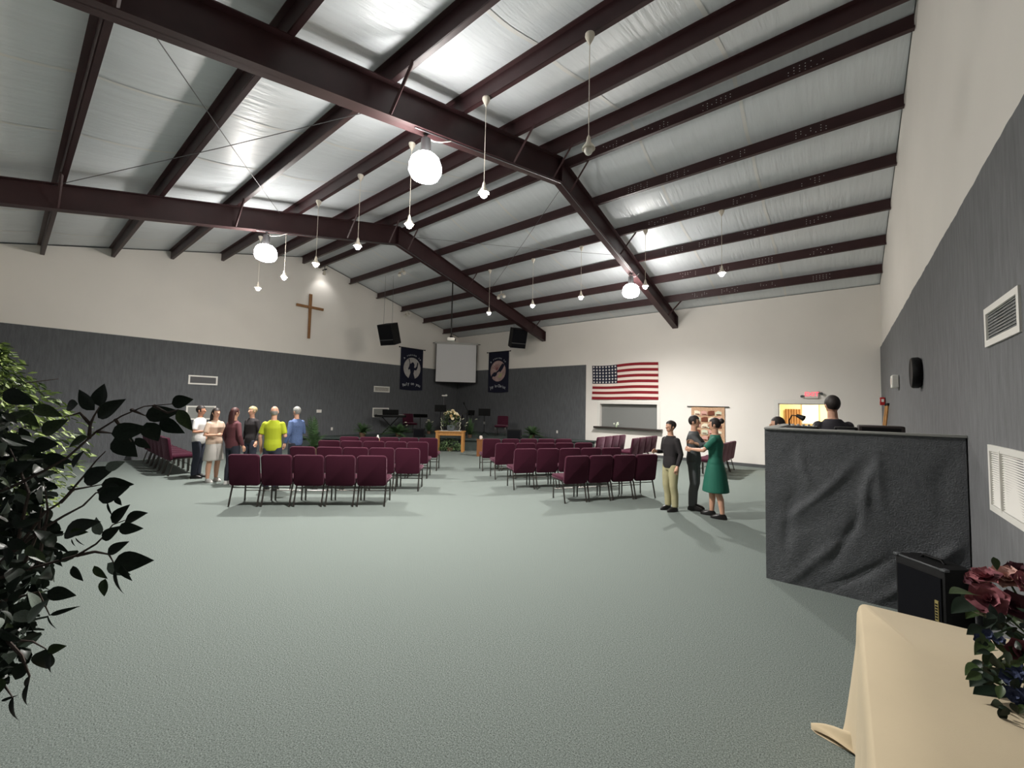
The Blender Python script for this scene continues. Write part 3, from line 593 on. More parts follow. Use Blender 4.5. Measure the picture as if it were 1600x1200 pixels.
# ================================================================ RIGHT WALL
t = thing('wall_clock', 'round black wall clock on the grey right wall', 'clock', (WR - .012, 7.95, 2.40)); T = Matrix.Rotation(-PI / 2, 4, 'Y')
b = MB(); b.lathe([(.10, .0), (.20, .0), (.215, .02), (.215, .075), (.20, .095), (.175, .085)], 32, T=T); b.obj('case', BLACK, t)
b = MB(); b.lathe([(.01, .07), (.18, .07), (.18, .074), (.01, .075)], 32, T=T); b.obj('dial', TRIMW, t)
b = MB(); b.box((.0, .05, .08), (.012, .12, .004), T); b.box((.06, 0, .08), (.09, .014, .004), T); b.obj('hands', BLACK, t, smooth=0)
t = thing('emergency_light_box', 'small white box on the grey right wall, beyond the round clock', 'box', (WR - .012, 10.85, 2.45)); b = MB(); b.rbox((-.05, 0, 0), (.10, .30, .24), .01, 1); b.obj('housing', TRIMW, t); b = MB(); b.box((-.103, 0, 0), (.006, .2, .12)); b.obj('cover', EXITW, t, smooth=0)
t = thing('alarm_box', 'red and white fire alarm box on the right wall by the corner', 'alarm', (WR - .012, 14.15, 2.14)); b = MB(); b.rbox((-.05, 0, 0), (.10, .16, .2), .01, 1); b.obj('housing', REDBOX, t); b = MB(); b.box((-.05, -.083, .02), (.05, .008, .07)); b.box((-.103, 0, .02), (.008, .1, .06)); b.obj('strobe', TRIMW, t, smooth=0)
for k, lab in ((0, 'pale wooden pole leaning on the right wall, the left of two'), (1, 'pale wooden pole leaning on the right wall, the right of two')):
    y = 13.3 - .5 * k; t = thing('wooden_pole', lab, 'pole', (WR - .25, y, 0)); b = MB(); b.tube([(0, 0, 0), (.205, .05, 2.02)], .022, 8); b.obj('shaft', WOOD, t); b = MB(); b.tube([(.205, .05, 2.01), (.212, .05, 2.07)], .026, 8); b.obj('cap', BLACK, t)

# ================================================================ SOUND BOOTH
t = thing('sound_booth', 'grey carpet covered sound booth wall with wrinkled cloth front', 'booth', (.08, 5.35, 0))
folds = [(.16, .35, .95, .020, .05), (.30, .75, 1.25, .018, .05), (.22, .05, .55, .018, .06), (.62, .35, .85, .026, .045), (.80, .8, 1.3, .024, .04), (.98, 1.0, 1.35, .016, .04), (.55, .05, .4, .022, .05), (.95, .1, .6, .026, .06), (1.2, .35, .9, .016, .06), (1.32, .9, 1.3, .010, .05), (.40, 1.1, 1.4, .012, .04)]
def booth_fn(u, v):
    x = -.765 + 1.525 * u; z = 1.62 * v; d = 0
    for k, (fx, z0, z1, a, wd) in enumerate(folds):
        xc = fx + (.22, .75, .95, .3, .25, -.15, 1.1, 1.0, .9, .2, -.2)[k] * (z - z0) + .03 * sin(z * 6 + k); dd = (x + .765 - xc) / wd
        d += a * math.exp(-dd * dd) * (max(0, sin(PI * min(1, max(0, (z - min(z0, z1) + .15) / (abs(z1 - z0) + .3)))))) * (1 if k % 3 else -.8)
    d *= .75
    d += .014 * noise.noise(Vector((x * 2.2 + z * .7, z * 1.4, 0))) + .008 * noise.noise(Vector((x * 5 - z * 3, z * 4, 3)))
    e = min(1, min(u, 1 - u) * 12, (1 - v) * 10)
    return (x, .0 - d * e, z)
b = MB(); b.grid(booth_fn, 110, 90); b.obj('front_panel', mat('booth_carpet', (96, 98, 101), .95, spec=.1, var=.14, vscale=28, bump=.5, bscale=90), t, fix=False)
BC = MATS['booth_carpet']
b = MB(); b.box((0, .055, .81), (1.525, .09, 1.62)); b.obj('front_core', BC, t, smooth=0)
b = MB(); b.box((-.715, 1.05, .81), (.10, 1.9, 1.62)); b.obj('side_panel', BC, t, smooth=0)
b = MB(); b.rbox((0, .05, 1.632), (1.54, .13, .024), .006, 1); b.rbox((-.715, 1.06, 1.632), (.13, 1.88, .024), .006, 1); b.obj('top_cap', mat('booth_cap', (148, 148, 144), .6), t)
b = MB(); b.box((.05, .45, 1.575), (1.42, .68, .04)); b.obj('desk', BLACK, t, smooth=0)
b = MB(); b.box((.05, 1.2, .15), (1.42, 1.6, .3)); b.obj('platform', BC, t, smooth=0)
t = thing('mixing_console', 'black mixing console on the booth desk at the left', 'console', (-.36, 5.82, 1.595))
b = MB(); b.rbox((0, 0, .03), (.30, .40, .06), .01, 1); b.obj('chassis', BLACK, t); b = MB(); b.box((0, 0, .064), (.26, .34, .008)); b.obj('panel', GREYEDGE, t, smooth=0)
b = MB(); [b.lathe([(.006, .06), (.006, .085)], 6, (-.1 + .05 * i, -.12 + .06 * j, 0)) for i in range(5) for j in range(5)]; stuff(b.obj('knobs', TRIMW, t))
t = thing('desk_lamp', 'black gooseneck lamp bent over the mixing console on the booth', 'lamp', (-.50, 5.98, 1.595)); b = MB(); b.lathe([(.04, 0), (.04, .015), (.01, .02)], 12); b.obj('base', BLACK, t); b = MB(); b.tube([(0, 0, .01), (-.01, 0, .12), (.02, -.01, .185), (.08, -.03, .18)], .008, 6); b.obj('neck', BLACK, t); b = MB(); b.tube([(.07, -.025, .185), (.14, -.05, .15)], [.018, .035], 10); b.obj('shade', BLACK, t)
t = thing('black_rack_case', 'flat black equipment case on the booth desk at the right', 'case', (.30, 5.82, 1.595)); b = MB(); b.rbox((0, 0, .05), (.36, .36, .10), .008, 1); b.obj('shell', mat('dark_brown_case', (44, 36, 34), .5), t); b = MB(); b.box((0, -.182, .05), (.3, .006, .06)); b.obj('face_panel', BLACK, t, smooth=0)
t = thing('equipment_box', 'low black box beside the flat case on the booth desk', 'box', (.02, 5.9, 1.595)); b = MB(); b.rbox((0, 0, .035), (.2, .25, .07), .008, 1); b.obj('shell', BLACK, t); b = MB(); b.box((0, -.127, .035), (.15, .006, .03)); b.obj('face_panel', GREYEDGE, t, smooth=0)
# amplifier in front of the booth
c1 = Vector((.335, 5.03, 0)); c2 = Vector((.60, 4.735, 0)); fd = (c2 - c1).normalized(); nd = Vector((-fd.y, fd.x, 0)); wA = (c2 - c1).length; ctr = (c1 + c2) / 2 + nd * .13
t = thing('guitar_amplifier', 'black boxy amplifier speaker on the carpet in front of the booth', 'amplifier', (ctr.x, ctr.y, 0)); T = frame_T((0, 0, 0), fd, nd, (0, 0, 1))
b = MB(); b.rbox((0, 0, .31), (wA, .25, .58), .012, 2, T); b.obj('cabinet', BLACKTOLEX, t)
b = MB(); b.box((0, -.129, .29), (wA - .05, .012, .46), T); b.obj('grille', BLACKGRILL, t, smooth=0)
b = MB(); [b.rbox((sx * (wA / 2 - .01), sy * .115, .592), (.045, .045, .02), .004, 1, T) for sx in (-1, 1) for sy in (-1, 1)]; b.rbox((0, -.118, .59), (wA, .025, .014), .004, 1, T); b.obj('corner_trim', GREYEDGE, t)
b = MB(); b.tube([(-.09, 0, .60), (-.07, 0, .625), (.07, 0, .625), (.09, 0, .60)], .012, 8, T); b.obj('handle', BLACK, t)
b = MB(); b.box((wA / 2 - .055, -.138, .26), (.026, .008, .16), T); b.obj('badge', mat('gold_badge', (176, 160, 104), .4, metal=.4), t, smooth=0)
b = MB(); [b.box((wA / 2 - .055, -.143, .20 + .022 * k), (.016, .004, .012), T) for k in range(6)]; stuff(b.obj('badge_lettering', BLACK, t, smooth=0))
b = MB(); [b.lathe([(.02, 0), (.02, .02)], 8, (sx * (wA / 2 - .04), sy * .09, 0), T) for sx in (-1, 1) for sy in (-1, 1)]; b.obj('foot', BLACK, t)

# ================================================================ TABLE AT RIGHT
TX0, TX1, TY0, TY1, TZ = .062, .80, 1.30, 3.135, .735
t = thing('folding_table', 'long folding table hidden under the cream cloth at the right wall', 'table', ((TX0 + TX1) / 2, (TY0 + TY1) / 2, 0))
b = MB(); b.rbox((0, 0, TZ - .02), (TX1 - TX0 - .02, TY1 - TY0 - .02, .035), .01, 1); b.obj('tabletop', GREYEDGE, t)
for sx in (-1, 1):
    for sy in (-1, 1): b = MB(); b.tube([(sx * .28, sy * .75, TZ - .03), (sx * .28, sy * .78, 0)], .015, 8); b.obj('leg', GREYMETAL, t)
b = MB(); rr = .03; P = []
per = []                                  # perimeter, corner by corner
for cx, cy, a0 in ((TX1 - rr, TY1 - rr, 0), (TX0 + rr, TY1 - rr, 90), (TX0 + rr, TY0 + rr, 180), (TX1 - rr, TY0 + rr, 270)):
    for k in range(7): a = rad(a0 + 15 * k); per.append((cx + rr * cos(a), cy + rr * sin(a), cos(a), sin(a)))
pts = []
for i in range(len(per)):
    p, q = per[i], per[(i + 1) % len(per)]; n = max(1, int(math.hypot(q[0] - p[0], q[1] - p[1]) / .03))
    for k in range(n): f = k / n; pts.append((p[0] + (q[0] - p[0]) * f, p[1] + (q[1] - p[1]) * f, p[2] + (q[2] - p[2]) * f, p[3] + (q[3] - p[3]) * f))
N = len(pts); lev = [(0, 0), (.004, .008), (.014, .02), (.05, .035), (.12, .038), (.22, .04), (.34, .044), (.46, .05), (.58, .058), (.68, .066), (.725, .075)]
vs = []; corner = Vector((TX0, TY1))
for dz, off in lev:
    for i, (x, y, nx, ny) in enumerate(pts):
        d = (Vector((x, y)) - corner).length; w = math.exp(-(d / .16) ** 2); g = dz / .725
        fo = off * .55 + .016 * g * sin(i * .42) * (1 - w) + .02 * w * g
        if x > TX1 - .1: fo = min(fo, .03)
        xx, yy = x + nx * fo - .05 * w * max(0, g - .3), y + ny * fo * (1 - .6 * w); vs.append((xx, yy, TZ + .004 - dz))
fs = [(k * N + i, k * N + (i + 1) % N, (k + 1) * N + (i + 1) % N, (k + 1) * N + i) for k in range(len(lev) - 1) for i in range(N)]
b.add(vs, fs); nb = len(b.v); cxm, cym = (TX0 + TX1) / 2, (TY0 + TY1) / 2
inner = [((x - cxm) * .5 + cxm, (y - cym) * .5 + cym, TZ + .006) for x, y, _, _ in pts]
b.v += inner + [(cxm, cym, TZ + .006)]; nf = [(i, nb + i, nb + (i + 1) % N, (i + 1) % N) for i in range(N)] + [(nb + i, nb + N, nb + (i + 1) % N) for i in range(N)]; b.f += nf; b.m += [0] * len(nf)
o = b.obj('tablecloth', CREAM, smooth=60); tag(o, 'cream tablecloth draped to the floor over the table at right', 'tablecloth')
# the long corner of the cloth lying on the carpet
q0 = Vector((-.175, 3.035)); q1 = Vector((.06, 3.05))
def pud(u, v):
    c = q0.lerp(q1, u); w = (.016 + .085 * u ** .55); h = .014 + .045 * sin(PI * v) * (.35 + u) + .020 * sin(v * 11 + u * 4) * u
    return (c.x, c.y - w + 1.55 * w * v + .012 * sin(u * 6), max(.004, h))
b = MB(); b.grid(pud, 20, 14); b.grid(lambda u, v: (q0.lerp(q1, u).x, q0.lerp(q1, u).y - (.016 + .085 * u ** .55) * (1 - 1.55 * v), .003), 10, 4); b.obj('trailing_corner', CREAM, o, fix=False, smooth=60)
# crease lines of the cloth
# bouquet
def petal_flower(b, c, r, n_layers=3, tilt=None, seed=0):
    R = (Vector((0, 0, 1)).rotation_difference(Vector(tilt or (0, 0, 1)).normalized())).to_matrix().to_4x4(); rn = random.Random(seed)
    for L in range(n_layers):
        n = 6 - L; rr = r * (1 - .27 * L); el = .25 + .45 * L
        for k in range(n):
            a = 2 * PI * k / n + L * .5 + rn.uniform(-.15, .15)
            def pf(u, v):
                w = rr * .62 * sin(PI * min(.97, v * .8 + .18)) * (u - .5) * 2; l = rr * v
                z = l * sin(el) + .22 * rr * (u - .5) ** 2 * 4 * (v) - .12 * rr * v * v
                x = l * cos(el); return (x * cos(a) - w * sin(a), x * sin(a) + w * cos(a), z)
            b.grid(pf, 4, 4, Matrix.Translation(c) @ R)
def leaf_mesh(name, L, Wd, m, fold=.25, curl=.2, tipw=.0):
    b = MB()
    def lf(u, v):
        s = (u - .5) * 2; w = Wd * (sin(PI * v ** .8) ** .9) * (1 - .25 * v) if 0 < v < 1 else .0015
        return (s * w, L * v, abs(s) * w * fold - curl * L * v * v)
    b.grid(lf, 4, 7); return b.mesh(name, m, 60)
def orient(p, tip, nrm, length=None):
    y = (Vector(tip) - Vector(p)); L = y.length; y.normalize(); n = Vector(nrm); z = (n - y * n.dot(y)).normalized(); x = y.cross(z)
    return frame_T(p, x, y, z), L
bq = Vector((.66, 2.74, TZ + .006))
t = thing('silk_bouquet', 'bouquet of dusky pink roses, blue blooms and leaves on cream table', 'bouquet', bq)
b = MB(); b.lathe([(.06, 0), (.085, .03), (.09, .1), (.075, .16), (.08, .17)], 16); b.obj('vase', mat('dark_basket', (58, 42, 32), .8, bump=.4, bscale=80), t)
ROSE = mat('dusky_rose', (116, 56, 70), .8, var=.25, vscale=14, rgb2=(192, 120, 126)); PINK = mat('pale_pink_petal', (214, 172, 160), .75, var=.15, vscale=14); DROSE = mat('dark_plum_petal', (84, 40, 50), .75, var=.2, vscale=14); BLUEF = mat('blue_petal', (62, 72, 104), .75, var=.25, vscale=20)
def bp(px, py, d): return at(px, py, d) - bq
FLW = [((1546, 938), 1.70, .07, ROSE, (-.35, -.75, .5)), ((1540, 903), 1.82, .06, ROSE, (-.3, -.3, .9)), ((1574, 905), 1.80, .065, PINK, (-.2, -.5, .8)), ((1592, 893), 1.84, .05, DROSE, (0, -.4, .9)), ((1583, 946), 1.72, .06, DROSE, (.2, -.8, .5)), ((1526, 907), 1.84, .045, DROSE, (-.6, -.4, .7)), ((1596, 1018), 1.62, .05, ROSE, (0, -.9, .3)), ((1605, 915), 1.75, .06, ROSE, (.3, -.6, .7))]
for i, (pp, d, r, m, ti) in enumerate(FLW): b = MB(); petal_flower(b, bp(*pp, d), r, 4, ti, i); b.obj('rose', m, t, fix=False, smooth=60)
for i, (px, py, d, r) in enumerate(((1534, 1000, 1.66, .025), (1545, 992, 1.66, .022), (1580, 1058, 1.56, .035), (1592, 1048, 1.56, .03), (1596, 1090, 1.52, .035), (1584, 1085, 1.53, .03), (1562, 1000, 1.62, .02))): b = MB(); petal_flower(b, bp(px, py, d), r, 2, (-.3, -.8, .4), 20 + i); b.obj('blue_bloom', BLUEF, t, fix=False, smooth=60)
LMB = leaf_mesh('leaf', 1.0, .30, LEAF2); LMD = leaf_mesh('leaf', 1.0, .32, LEAF); LMP = leaf_mesh('leaf', 1.0, .30, LEAFPALE); LMN = leaf_mesh('leaf', 1.0, .13, LEAF)
BL = [((1525, 930), (1488, 918)), ((1525, 940), (1490, 950)), ((1530, 945), (1512, 962)), ((1540, 965), (1522, 950)), ((1545, 985), (1516, 985)), ((1548, 1000), (1526, 1018)), ((1555, 1015), (1535, 1012)), ((1558, 1030), (1578, 1045)), ((1550, 1020), (1540, 1042)), ((1542, 1042), (1510, 1046)), ((1545, 1050), (1518, 1066)), ((1560, 1045), (1540, 1065)), ((1565, 1062), (1562, 1082)), ((1568, 1078), (1528, 1076)), ((1575, 1088), (1550, 1100)), ((1590, 1105), (1575, 1122)), ((1595, 1110), (1600, 1142)), ((1560, 975), (1590, 985)), ((1570, 990), (1600, 1000)), ((1565, 960), (1540, 975)), ((1575, 1010), (1598, 1030)), ((1560, 1000), (1575, 1025)), ((1520, 925), (1505, 940)), ((1552, 870), (1560, 890)), ((1585, 975), (1602, 960)), ((1572, 1040), (1600, 1060)), ((1555, 990), (1560, 1012)), ((1580, 1100), (1604, 1120))]
for i, (p0, p1) in enumerate(BL):
    d = 1.76 - .0011 * max(0, p0[1] - 930) + .02 * ((i * 7) % 5 - 2); a = at(*p0, d); c = at(*p1, d - .02); T, L = orient(a - bq, c - bq, (-.2 + .3 * (i % 3 - 1), -.6, .7 + .2 * (i % 2)))
    o = link('leaf', (LMB, LMD, LMB)[i % 3], t); o.matrix_local = T @ Matrix.Scale(L * 1.08, 4)
rn = random.Random(9)
for i in range(70):
    py = rn.uniform(955, 1115); px = rn.uniform(1532 + max(0, py - 1060) * .6, 1604); d = rn.uniform(1.58, 1.76) - .0008 * (py - 950); a = at(px, py, d)
    if a.x > .80 or a.z < TZ + .03: continue
    c = a + (RT * rn.uniform(-1, .6) + UP * rn.uniform(-1, .6) + FW * rn.uniform(-.5, .5)).normalized() * rn.uniform(.03, .055); T, L = orient(a - bq, c - bq, (rn.uniform(-.6, .6), -.6, rn.uniform(.1, 1)))
    o = link('leaf', (LMB, LMD, LMD, LMP)[i % 4 if i % 9 == 0 else i % 3], t); o.matrix_local = T @ Matrix.Scale(L, 4)
b = MB()
for i, (pp, d, r, m, ti) in enumerate(FLW): c = bp(*pp, d); b.tube([(c.x * .1, c.y * .1, .12), c * .55 + Vector((0, 0, .04)), c], .004, 5)
for px, py, d in ((1534, 1000, 1.66), (1580, 1058, 1.56), (1596, 1090, 1.52), (1545, 1042, 1.62), (1570, 1080, 1.56)): c = bp(px, py, d); b.tube([(c.x * .2, c.y * .2, .15), (c.x * .6, c.y * .6, max(.16, c.z + .05)), c], .004, 5)
b.obj('stems', FERN, t)
b = MB(); rn = random.Random(5)
for i in range(240):
    c = Vector((min(.1, rn.gauss(.0, .085)), rn.gauss(0, .10), rn.uniform(.12, .30))); T, L = orient(c, c + Vector((rn.uniform(-1, 1), rn.uniform(-1, 1), rn.uniform(-.3, .8))) * .045, (rn.uniform(-1, 1), rn.uniform(-1, 1), 1)); b.grid(lambda u, v: ((u - .5) * .6 * sin(PI * min(.96, v + .02)) * L, v * L, 0), 2, 3, T)
stuff(b.obj('foliage', LEAF, t, fix=False))
# ================================================================ STAGE
def dep(p): return (Vector(p) - CAM).dot(FW)
VR = math.atan2(RT.y, RT.x)                                   # heading of a thing that squarely faces the stage corner
def foliage_plant(name, label, loc, spread, height, m, pot=None, fronds=22, seed=0, droop=.5, potm=None, group=None, leafw=.03, cat='plant', flowers=None, nl=9):
    t = thing(name, label, cat, loc, 0, group); rn = random.Random(seed); z0 = 0
    if pot: b = MB(); b.lathe([(pot * .7, 0), (pot, pot * 1.3), (pot * 1.08, pot * 1.35), (pot * .9, pot * 1.35), (pot * .88, pot * 1.2)], 14); b.obj('pot', potm or TERRA, t); z0 = pot * 1.25
    b = MB()
    for k in range(fronds):
        a = rn.uniform(0, 2 * PI); el = rn.uniform(.15, 1.35); L = spread * rn.uniform(.75, 1.1); pr = Vector((0, 0, z0))
        for j in range(1, nl + 1):
            f = j / nl; r = L * f * cos(el) * .9; z = z0 + (height - z0) * (f * sin(el) * 1.15 - droop * f * f * (1.1 - .5 * sin(el)))
            q = Vector((r * cos(a), r * sin(a), max(.01, z))); d = (q - pr).normalized(); sd_ = Vector((-sin(a), cos(a), 0)); w = spread * .17 * sin(PI * min(.95, f * .8 + .15))
            for sg in (-1, 1):
                tip = q + sd_ * sg * w + d * w * .5 + Vector((0, 0, -w * .25 + rn.uniform(-.01, .01)))
                b.add([pr, pr.lerp(q, .9) , tip], [(0, 1, 2)])
            pr = q
    stuff(b.obj('foliage', m, t, fix=False, smooth=0))
    if flowers:
        for k in range(flowers[0]):
            b = MB(); a = rn.uniform(0, 2 * PI); r = spread * rn.uniform(.1, .65); c = Vector((r * cos(a), r * sin(a), height * rn.uniform(.45, .95))); petal_flower(b, c, flowers[1], 2, (rn.uniform(-.5, .5), rn.uniform(-1, 0), 1), k + seed); b.obj('blossom', flowers[2], t, fix=False)
    return t
WHP = mat('white_petal', (222, 220, 200), .7); CRP = mat('cream_petal', (236, 224, 190), .7, var=.15, vscale=20)
def zat(px, py, d): return at(px, py, d).z
p = st(566, 683); foliage_plant('potted_fern', 'fern in a tan pot on the stage, left of the keyboard', p, .70, .68, FERN, .14, 30, 1)
p = st(622, 682); foliage_plant('potted_fern', 'wide fern with one white bloom on the stage below keyboard', p, .95, .62, FERN, .12, 36, 2, flowers=(2, .05, WHP))
p = st(670, 678); foliage_plant('potted_lily', 'leafy plant with white blooms on the stage left of the bouquet', p, .42, .72, FERN, .10, 24, 3, .3, flowers=(4, .075, WHP))
p = st(734, 684); foliage_plant('potted_lily', 'leafy plant with pale blooms on the stage right of the bouquet', p, .50, .86, FERN, .10, 30, 4, .3, flowers=(4, .06, WHP))
p = st(832, 684); foliage_plant('potted_fern', 'fern on the stage at right, beside the black floor monitor', p, .74, .66, FERN, .10, 44, 5, .6)
p = at(490, 700, 14.2); p.z = 0; foliage_plant('potted_palm', 'tall palm standing in front of the stage at its left end', p, .85, 1.62, FERN, .18, 22, 6, .45, nl=12)
# communion table, bouquet, greenery under it
c0 = fl(681, 706); c1_ = fl(722.5, 707); cm = (c0 + c1_) / 2; tw = (c1_ - c0).length; td = .5; thh = .80
back = Vector((-sin(VR), cos(VR), 0)); cm = cm + back * td / 2
t = thing('communion_table', 'light oak table with square legs in front of the stage', 'table', cm, VR)
b = MB(); b.rbox((0, 0, thh - .025), (tw + .12, td, .05), .008, 1); b.obj('tabletop', WOOD, t)
b = MB(); b.box((0, -td / 2 + .05, thh - .11), (tw - .1, .03, .12)); b.box((0, td / 2 - .05, thh - .11), (tw - .1, .03, .12)); b.obj('apron', WOOD, t, smooth=0)
for sx in (-1, 1):
    for sy in (-1, 1): b = MB(); b.box((sx * (tw / 2 - .02), sy * (td / 2 - .06), (thh - .05) / 2), (.095, .095, thh - .05)); b.obj('leg', WOOD, t, smooth=0)
b = MB(); b.rbox((0, 0, thh + .003), (tw * .8, td + .02, .006), .002, 1); tag(b.obj('table_runner', mat('pale_runner', (205, 200, 190), .8), loc=cm), 'pale runner cloth lying on the oak table before the stage', 'cloth'); bpy.data.objects['table_runner'].rotation_euler = (0, 0, VR)
bt = cm + Vector((0, 0, thh + .006))
t = thing('altar_bouquet', 'large cream flower arrangement in a grey vase on oak table', 'bouquet', bt, VR)
b = MB(); b.lathe([(.10, 0), (.14, .03), (.16, .18), (.13, .22), (.11, .2)], 16); b.obj('vase', VASE, t)
rn = random.Random(11)
for k in range(34):
    a = rn.uniform(0, 2 * PI); e = rn.uniform(-.25, 1.4); R_ = .33 * rn.uniform(.7, 1.05); c = Vector((R_ * cos(e) * cos(a), R_ * cos(e) * sin(a) * .7, .46 + R_ * sin(e)))
    b = MB(); petal_flower(b, c, rn.uniform(.05, .085), 3, (c.x, c.y - .2, c.z - .3), k); b.obj('blossom', (CRP, CRP, WHP, mat('gold_petal', (206, 178, 124), .7))[k % 4], t, fix=False)
b = MB()
for k in range(260):
    d = Vector((rn.gauss(0, 1), rn.gauss(0, .8), rn.gauss(.2, .9))).normalized(); c = Vector((0, 0, .42)) + d * rn.uniform(.12, .36); c.z = max(c.z, .2); T, L = orient(c, c + d * .09, (rn.uniform(-1, 1), rn.uniform(-1, 1), .6)); b.grid(lambda u, v: ((u - .5) * .5 * sin(PI * min(.96, v + .03)) * L, v * L, 0), 2, 2, T)
stuff(b.obj('foliage', LEAF2, t, fix=False, smooth=0))
for sg in (-1, 1):
    b = MB()
    for k in range(9): b.ell((sg * (.34 + .02 * (k % 3)), -.05 + .03 * (k % 2), .03 + .055 * k), (.018, .018, .022), 6, 4)
    stuff(b.obj('hanging_blooms', WHP, t))
p = (fl(684, 706) + fl(719, 706)) / 2 + back * .25; t = thing('ivy_plant', 'bushy variegated ivy on the carpet under the oak table', 'plant', p, VR)
b = MB(); b.lathe([(.1, 0), (.14, .14), (.12, .15)], 12); b.obj('pot', TERRA, t)
b = MB()
for k in range(420):
    a = rn.uniform(0, 2 * PI); r = rn.uniform(0, 1) ** .5; c = Vector((.40 * r * cos(a), .16 * r * sin(a), rn.uniform(.03, .5) * (1 - .55 * r * r) + .02)); T, L = orient(c, c + Vector((cos(a), sin(a), rn.uniform(-.5, .6))) * .065, (rn.uniform(-.6, .6), -.5, 1)); b.grid(lambda u, v: ((u - .5) * .8 * sin(PI * min(.96, v + .05)) * L, v * L, 0), 2, 2, T)
stuff(b.obj('foliage', IVY, t, fix=False, smooth=0))
# keyboard on a stand with a music rest
p = st(609, 679); d = dep(p); kz = zat(609, 650, d) - STZ
t = thing('electric_keyboard', 'black electric keyboard on an X stand on the stage at left', 'keyboard', p, VR + .12)
b = MB(); b.rbox((0, 0, kz), (1.30, .34, .11), .02, 2); b.obj('body', BLACK, t)
b = MB(); [b.box((-.56 + .0233 * k, .09, kz + .058), (.021, .14, .012)) for k in range(49)]; stuff(b.obj('keys', TRIMW, t, smooth=0))
b = MB(); b.add([(-.32, -.1, kz + .05), (.36, -.1, kz + .05), (.36, -.16, kz + .28), (-.32, -.16, kz + .28), (-.32, -.08, kz + .05), (.36, -.08, kz + .05), (.36, -.14, kz + .28), (-.32, -.14, kz + .28)], [(0, 1, 2, 3), (7, 6, 5, 4), (0, 4, 5, 1), (1, 5, 6, 2), (2, 6, 7, 3), (3, 7, 4, 0)]); b.obj('music_rest', BLACK, t, smooth=0)
for sg in (-1, 1): b = MB(); b.tube([(-.34 * sg, .02 * sg, .02), (.34 * sg, .02 * sg, kz - .05)], .022, 6); b.tube([(-.34 * sg, -.2, .02), (-.34 * sg, .2, .02)], .018, 6); b.obj('stand_leg', BLACK, t)
# music stands
def music_stand(px, pyb, pyt, w, hh, yaw, tilt, label):
    p = st(px, pyb); d = dep(p); z = zat(px, pyt, d) - STZ
    t = thing('music_stand', label, 'stand', p, VR + yaw)
    b = MB(); T = Matrix.Translation((0, 0, z - hh / 2)) @ Matrix.Rotation(tilt, 4, 'X'); b.rbox((0, 0, 0), (w, .015, hh), .004, 1, T); b.rbox((0, .04, -hh / 2), (w, .08, .012), .003, 1, T); b.obj('desk', BLACK, t)
    b = MB(); b.tube([(0, 0, .12), (0, 0, z - hh / 2)], .014, 6); b.obj('pole', BLACK, t)
    for k in range(3): a = 2 * PI * k / 3; b = MB(); b.tube([(0, 0, .16), (.24 * cos(a), .24 * sin(a), .008)], .01, 5); b.obj('leg', BLACK, t)
music_stand(656, 680, 645, .6, .26, .15, rad(55), 'black music stand with a low tilted desk, right of the keyboard')
music_stand(687, 681, 632.5, .50, .30, 0, rad(10), 'black music stand with upright desk left of the cream bouquet')
music_stand(735.5, 680, 640.5, .30, .26, .2, rad(25), 'smaller black music stand right of the cream bouquet')
music_stand(756, 680, 638.5, .54, .33, .05, rad(10), 'black music stand standing farthest right on the stage')
# light stand
p = st(692, 679); d = dep(p); z = zat(692, 618, d) - STZ; t = thing('light_stand', 'thin pole with a small white lamp head above the music stand', 'stand', p, VR)
b = MB(); b.tube([(0, 0, .02), (0, 0, z)], .012, 6); b.lathe([(.16, 0), (.16, .02), (.02, .03)], 12); b.obj('pole', GREYMETAL, t); b = MB(); b.rbox((.02, 0, z), (.24, .08, .06), .02, 2); b.ell((.1, -.02, z + .01), (.06, .05, .045), 8, 6); b.obj('lamp_head', TRIMW, t)
# microphone stand
p = st(729, 680); d = dep(p); z = zat(726, 632, d) - STZ; t = thing('microphone_stand', 'thin black boom microphone stand behind the bouquet', 'stand', p, VR)
b = MB(); b.lathe([(.15, 0), (.15, .02), (.02, .03)], 12); b.obj('base', BLACK, t); b = MB(); b.tube([(0, 0, .02), (0, 0, z - .25)], .012, 6); b.tube([(.22, 0, z - .5), (0, 0, z - .25), (-.14, 0, z)], .01, 6); b.obj('pole', BLACK, t); b = MB(); b.tube([(-.14, 0, z), (-.17, -.02, z + .1)], [.022, .03], 8); b.obj('microphone', BLACK, t)
# floor monitors
def wedge(px, py, w, h, label, rz):
    p = st(px, py); t = thing('floor_monitor', label, 'speaker', p, VR + rz)
    b = MB(); T = frame_T((-w / 2, 0, 0), (0, 1, 0), (0, 0, 1), (1, 0, 0)); b.prism([(-.2, 0), (.2, 0), (.2, h * .45), (-.06, h), (-.2, h)], 0, w, T); b.obj('cabinet', BLACKTOLEX, t, smooth=0)
    b = MB(); b.rbox((0, -.205, h * .5), (w * .86, .012, h * .8), .004, 1); b.obj('back_panel', BLACKGRILL, t)
    b = MB(); [b.box((sx * (w / 2 + .004), 0, h * .3), (.01, .3, .03)) for sx in (-1, 1)]; b.obj('side_strip', GREYEDGE, t, smooth=0)
wedge(655, 683, .46, .36, 'black floor monitor at the stage edge left of the oak table', .1)
wedge(803.5, 686, .58, .40, 'black floor monitor on the stage at right, by the fern', -.1)
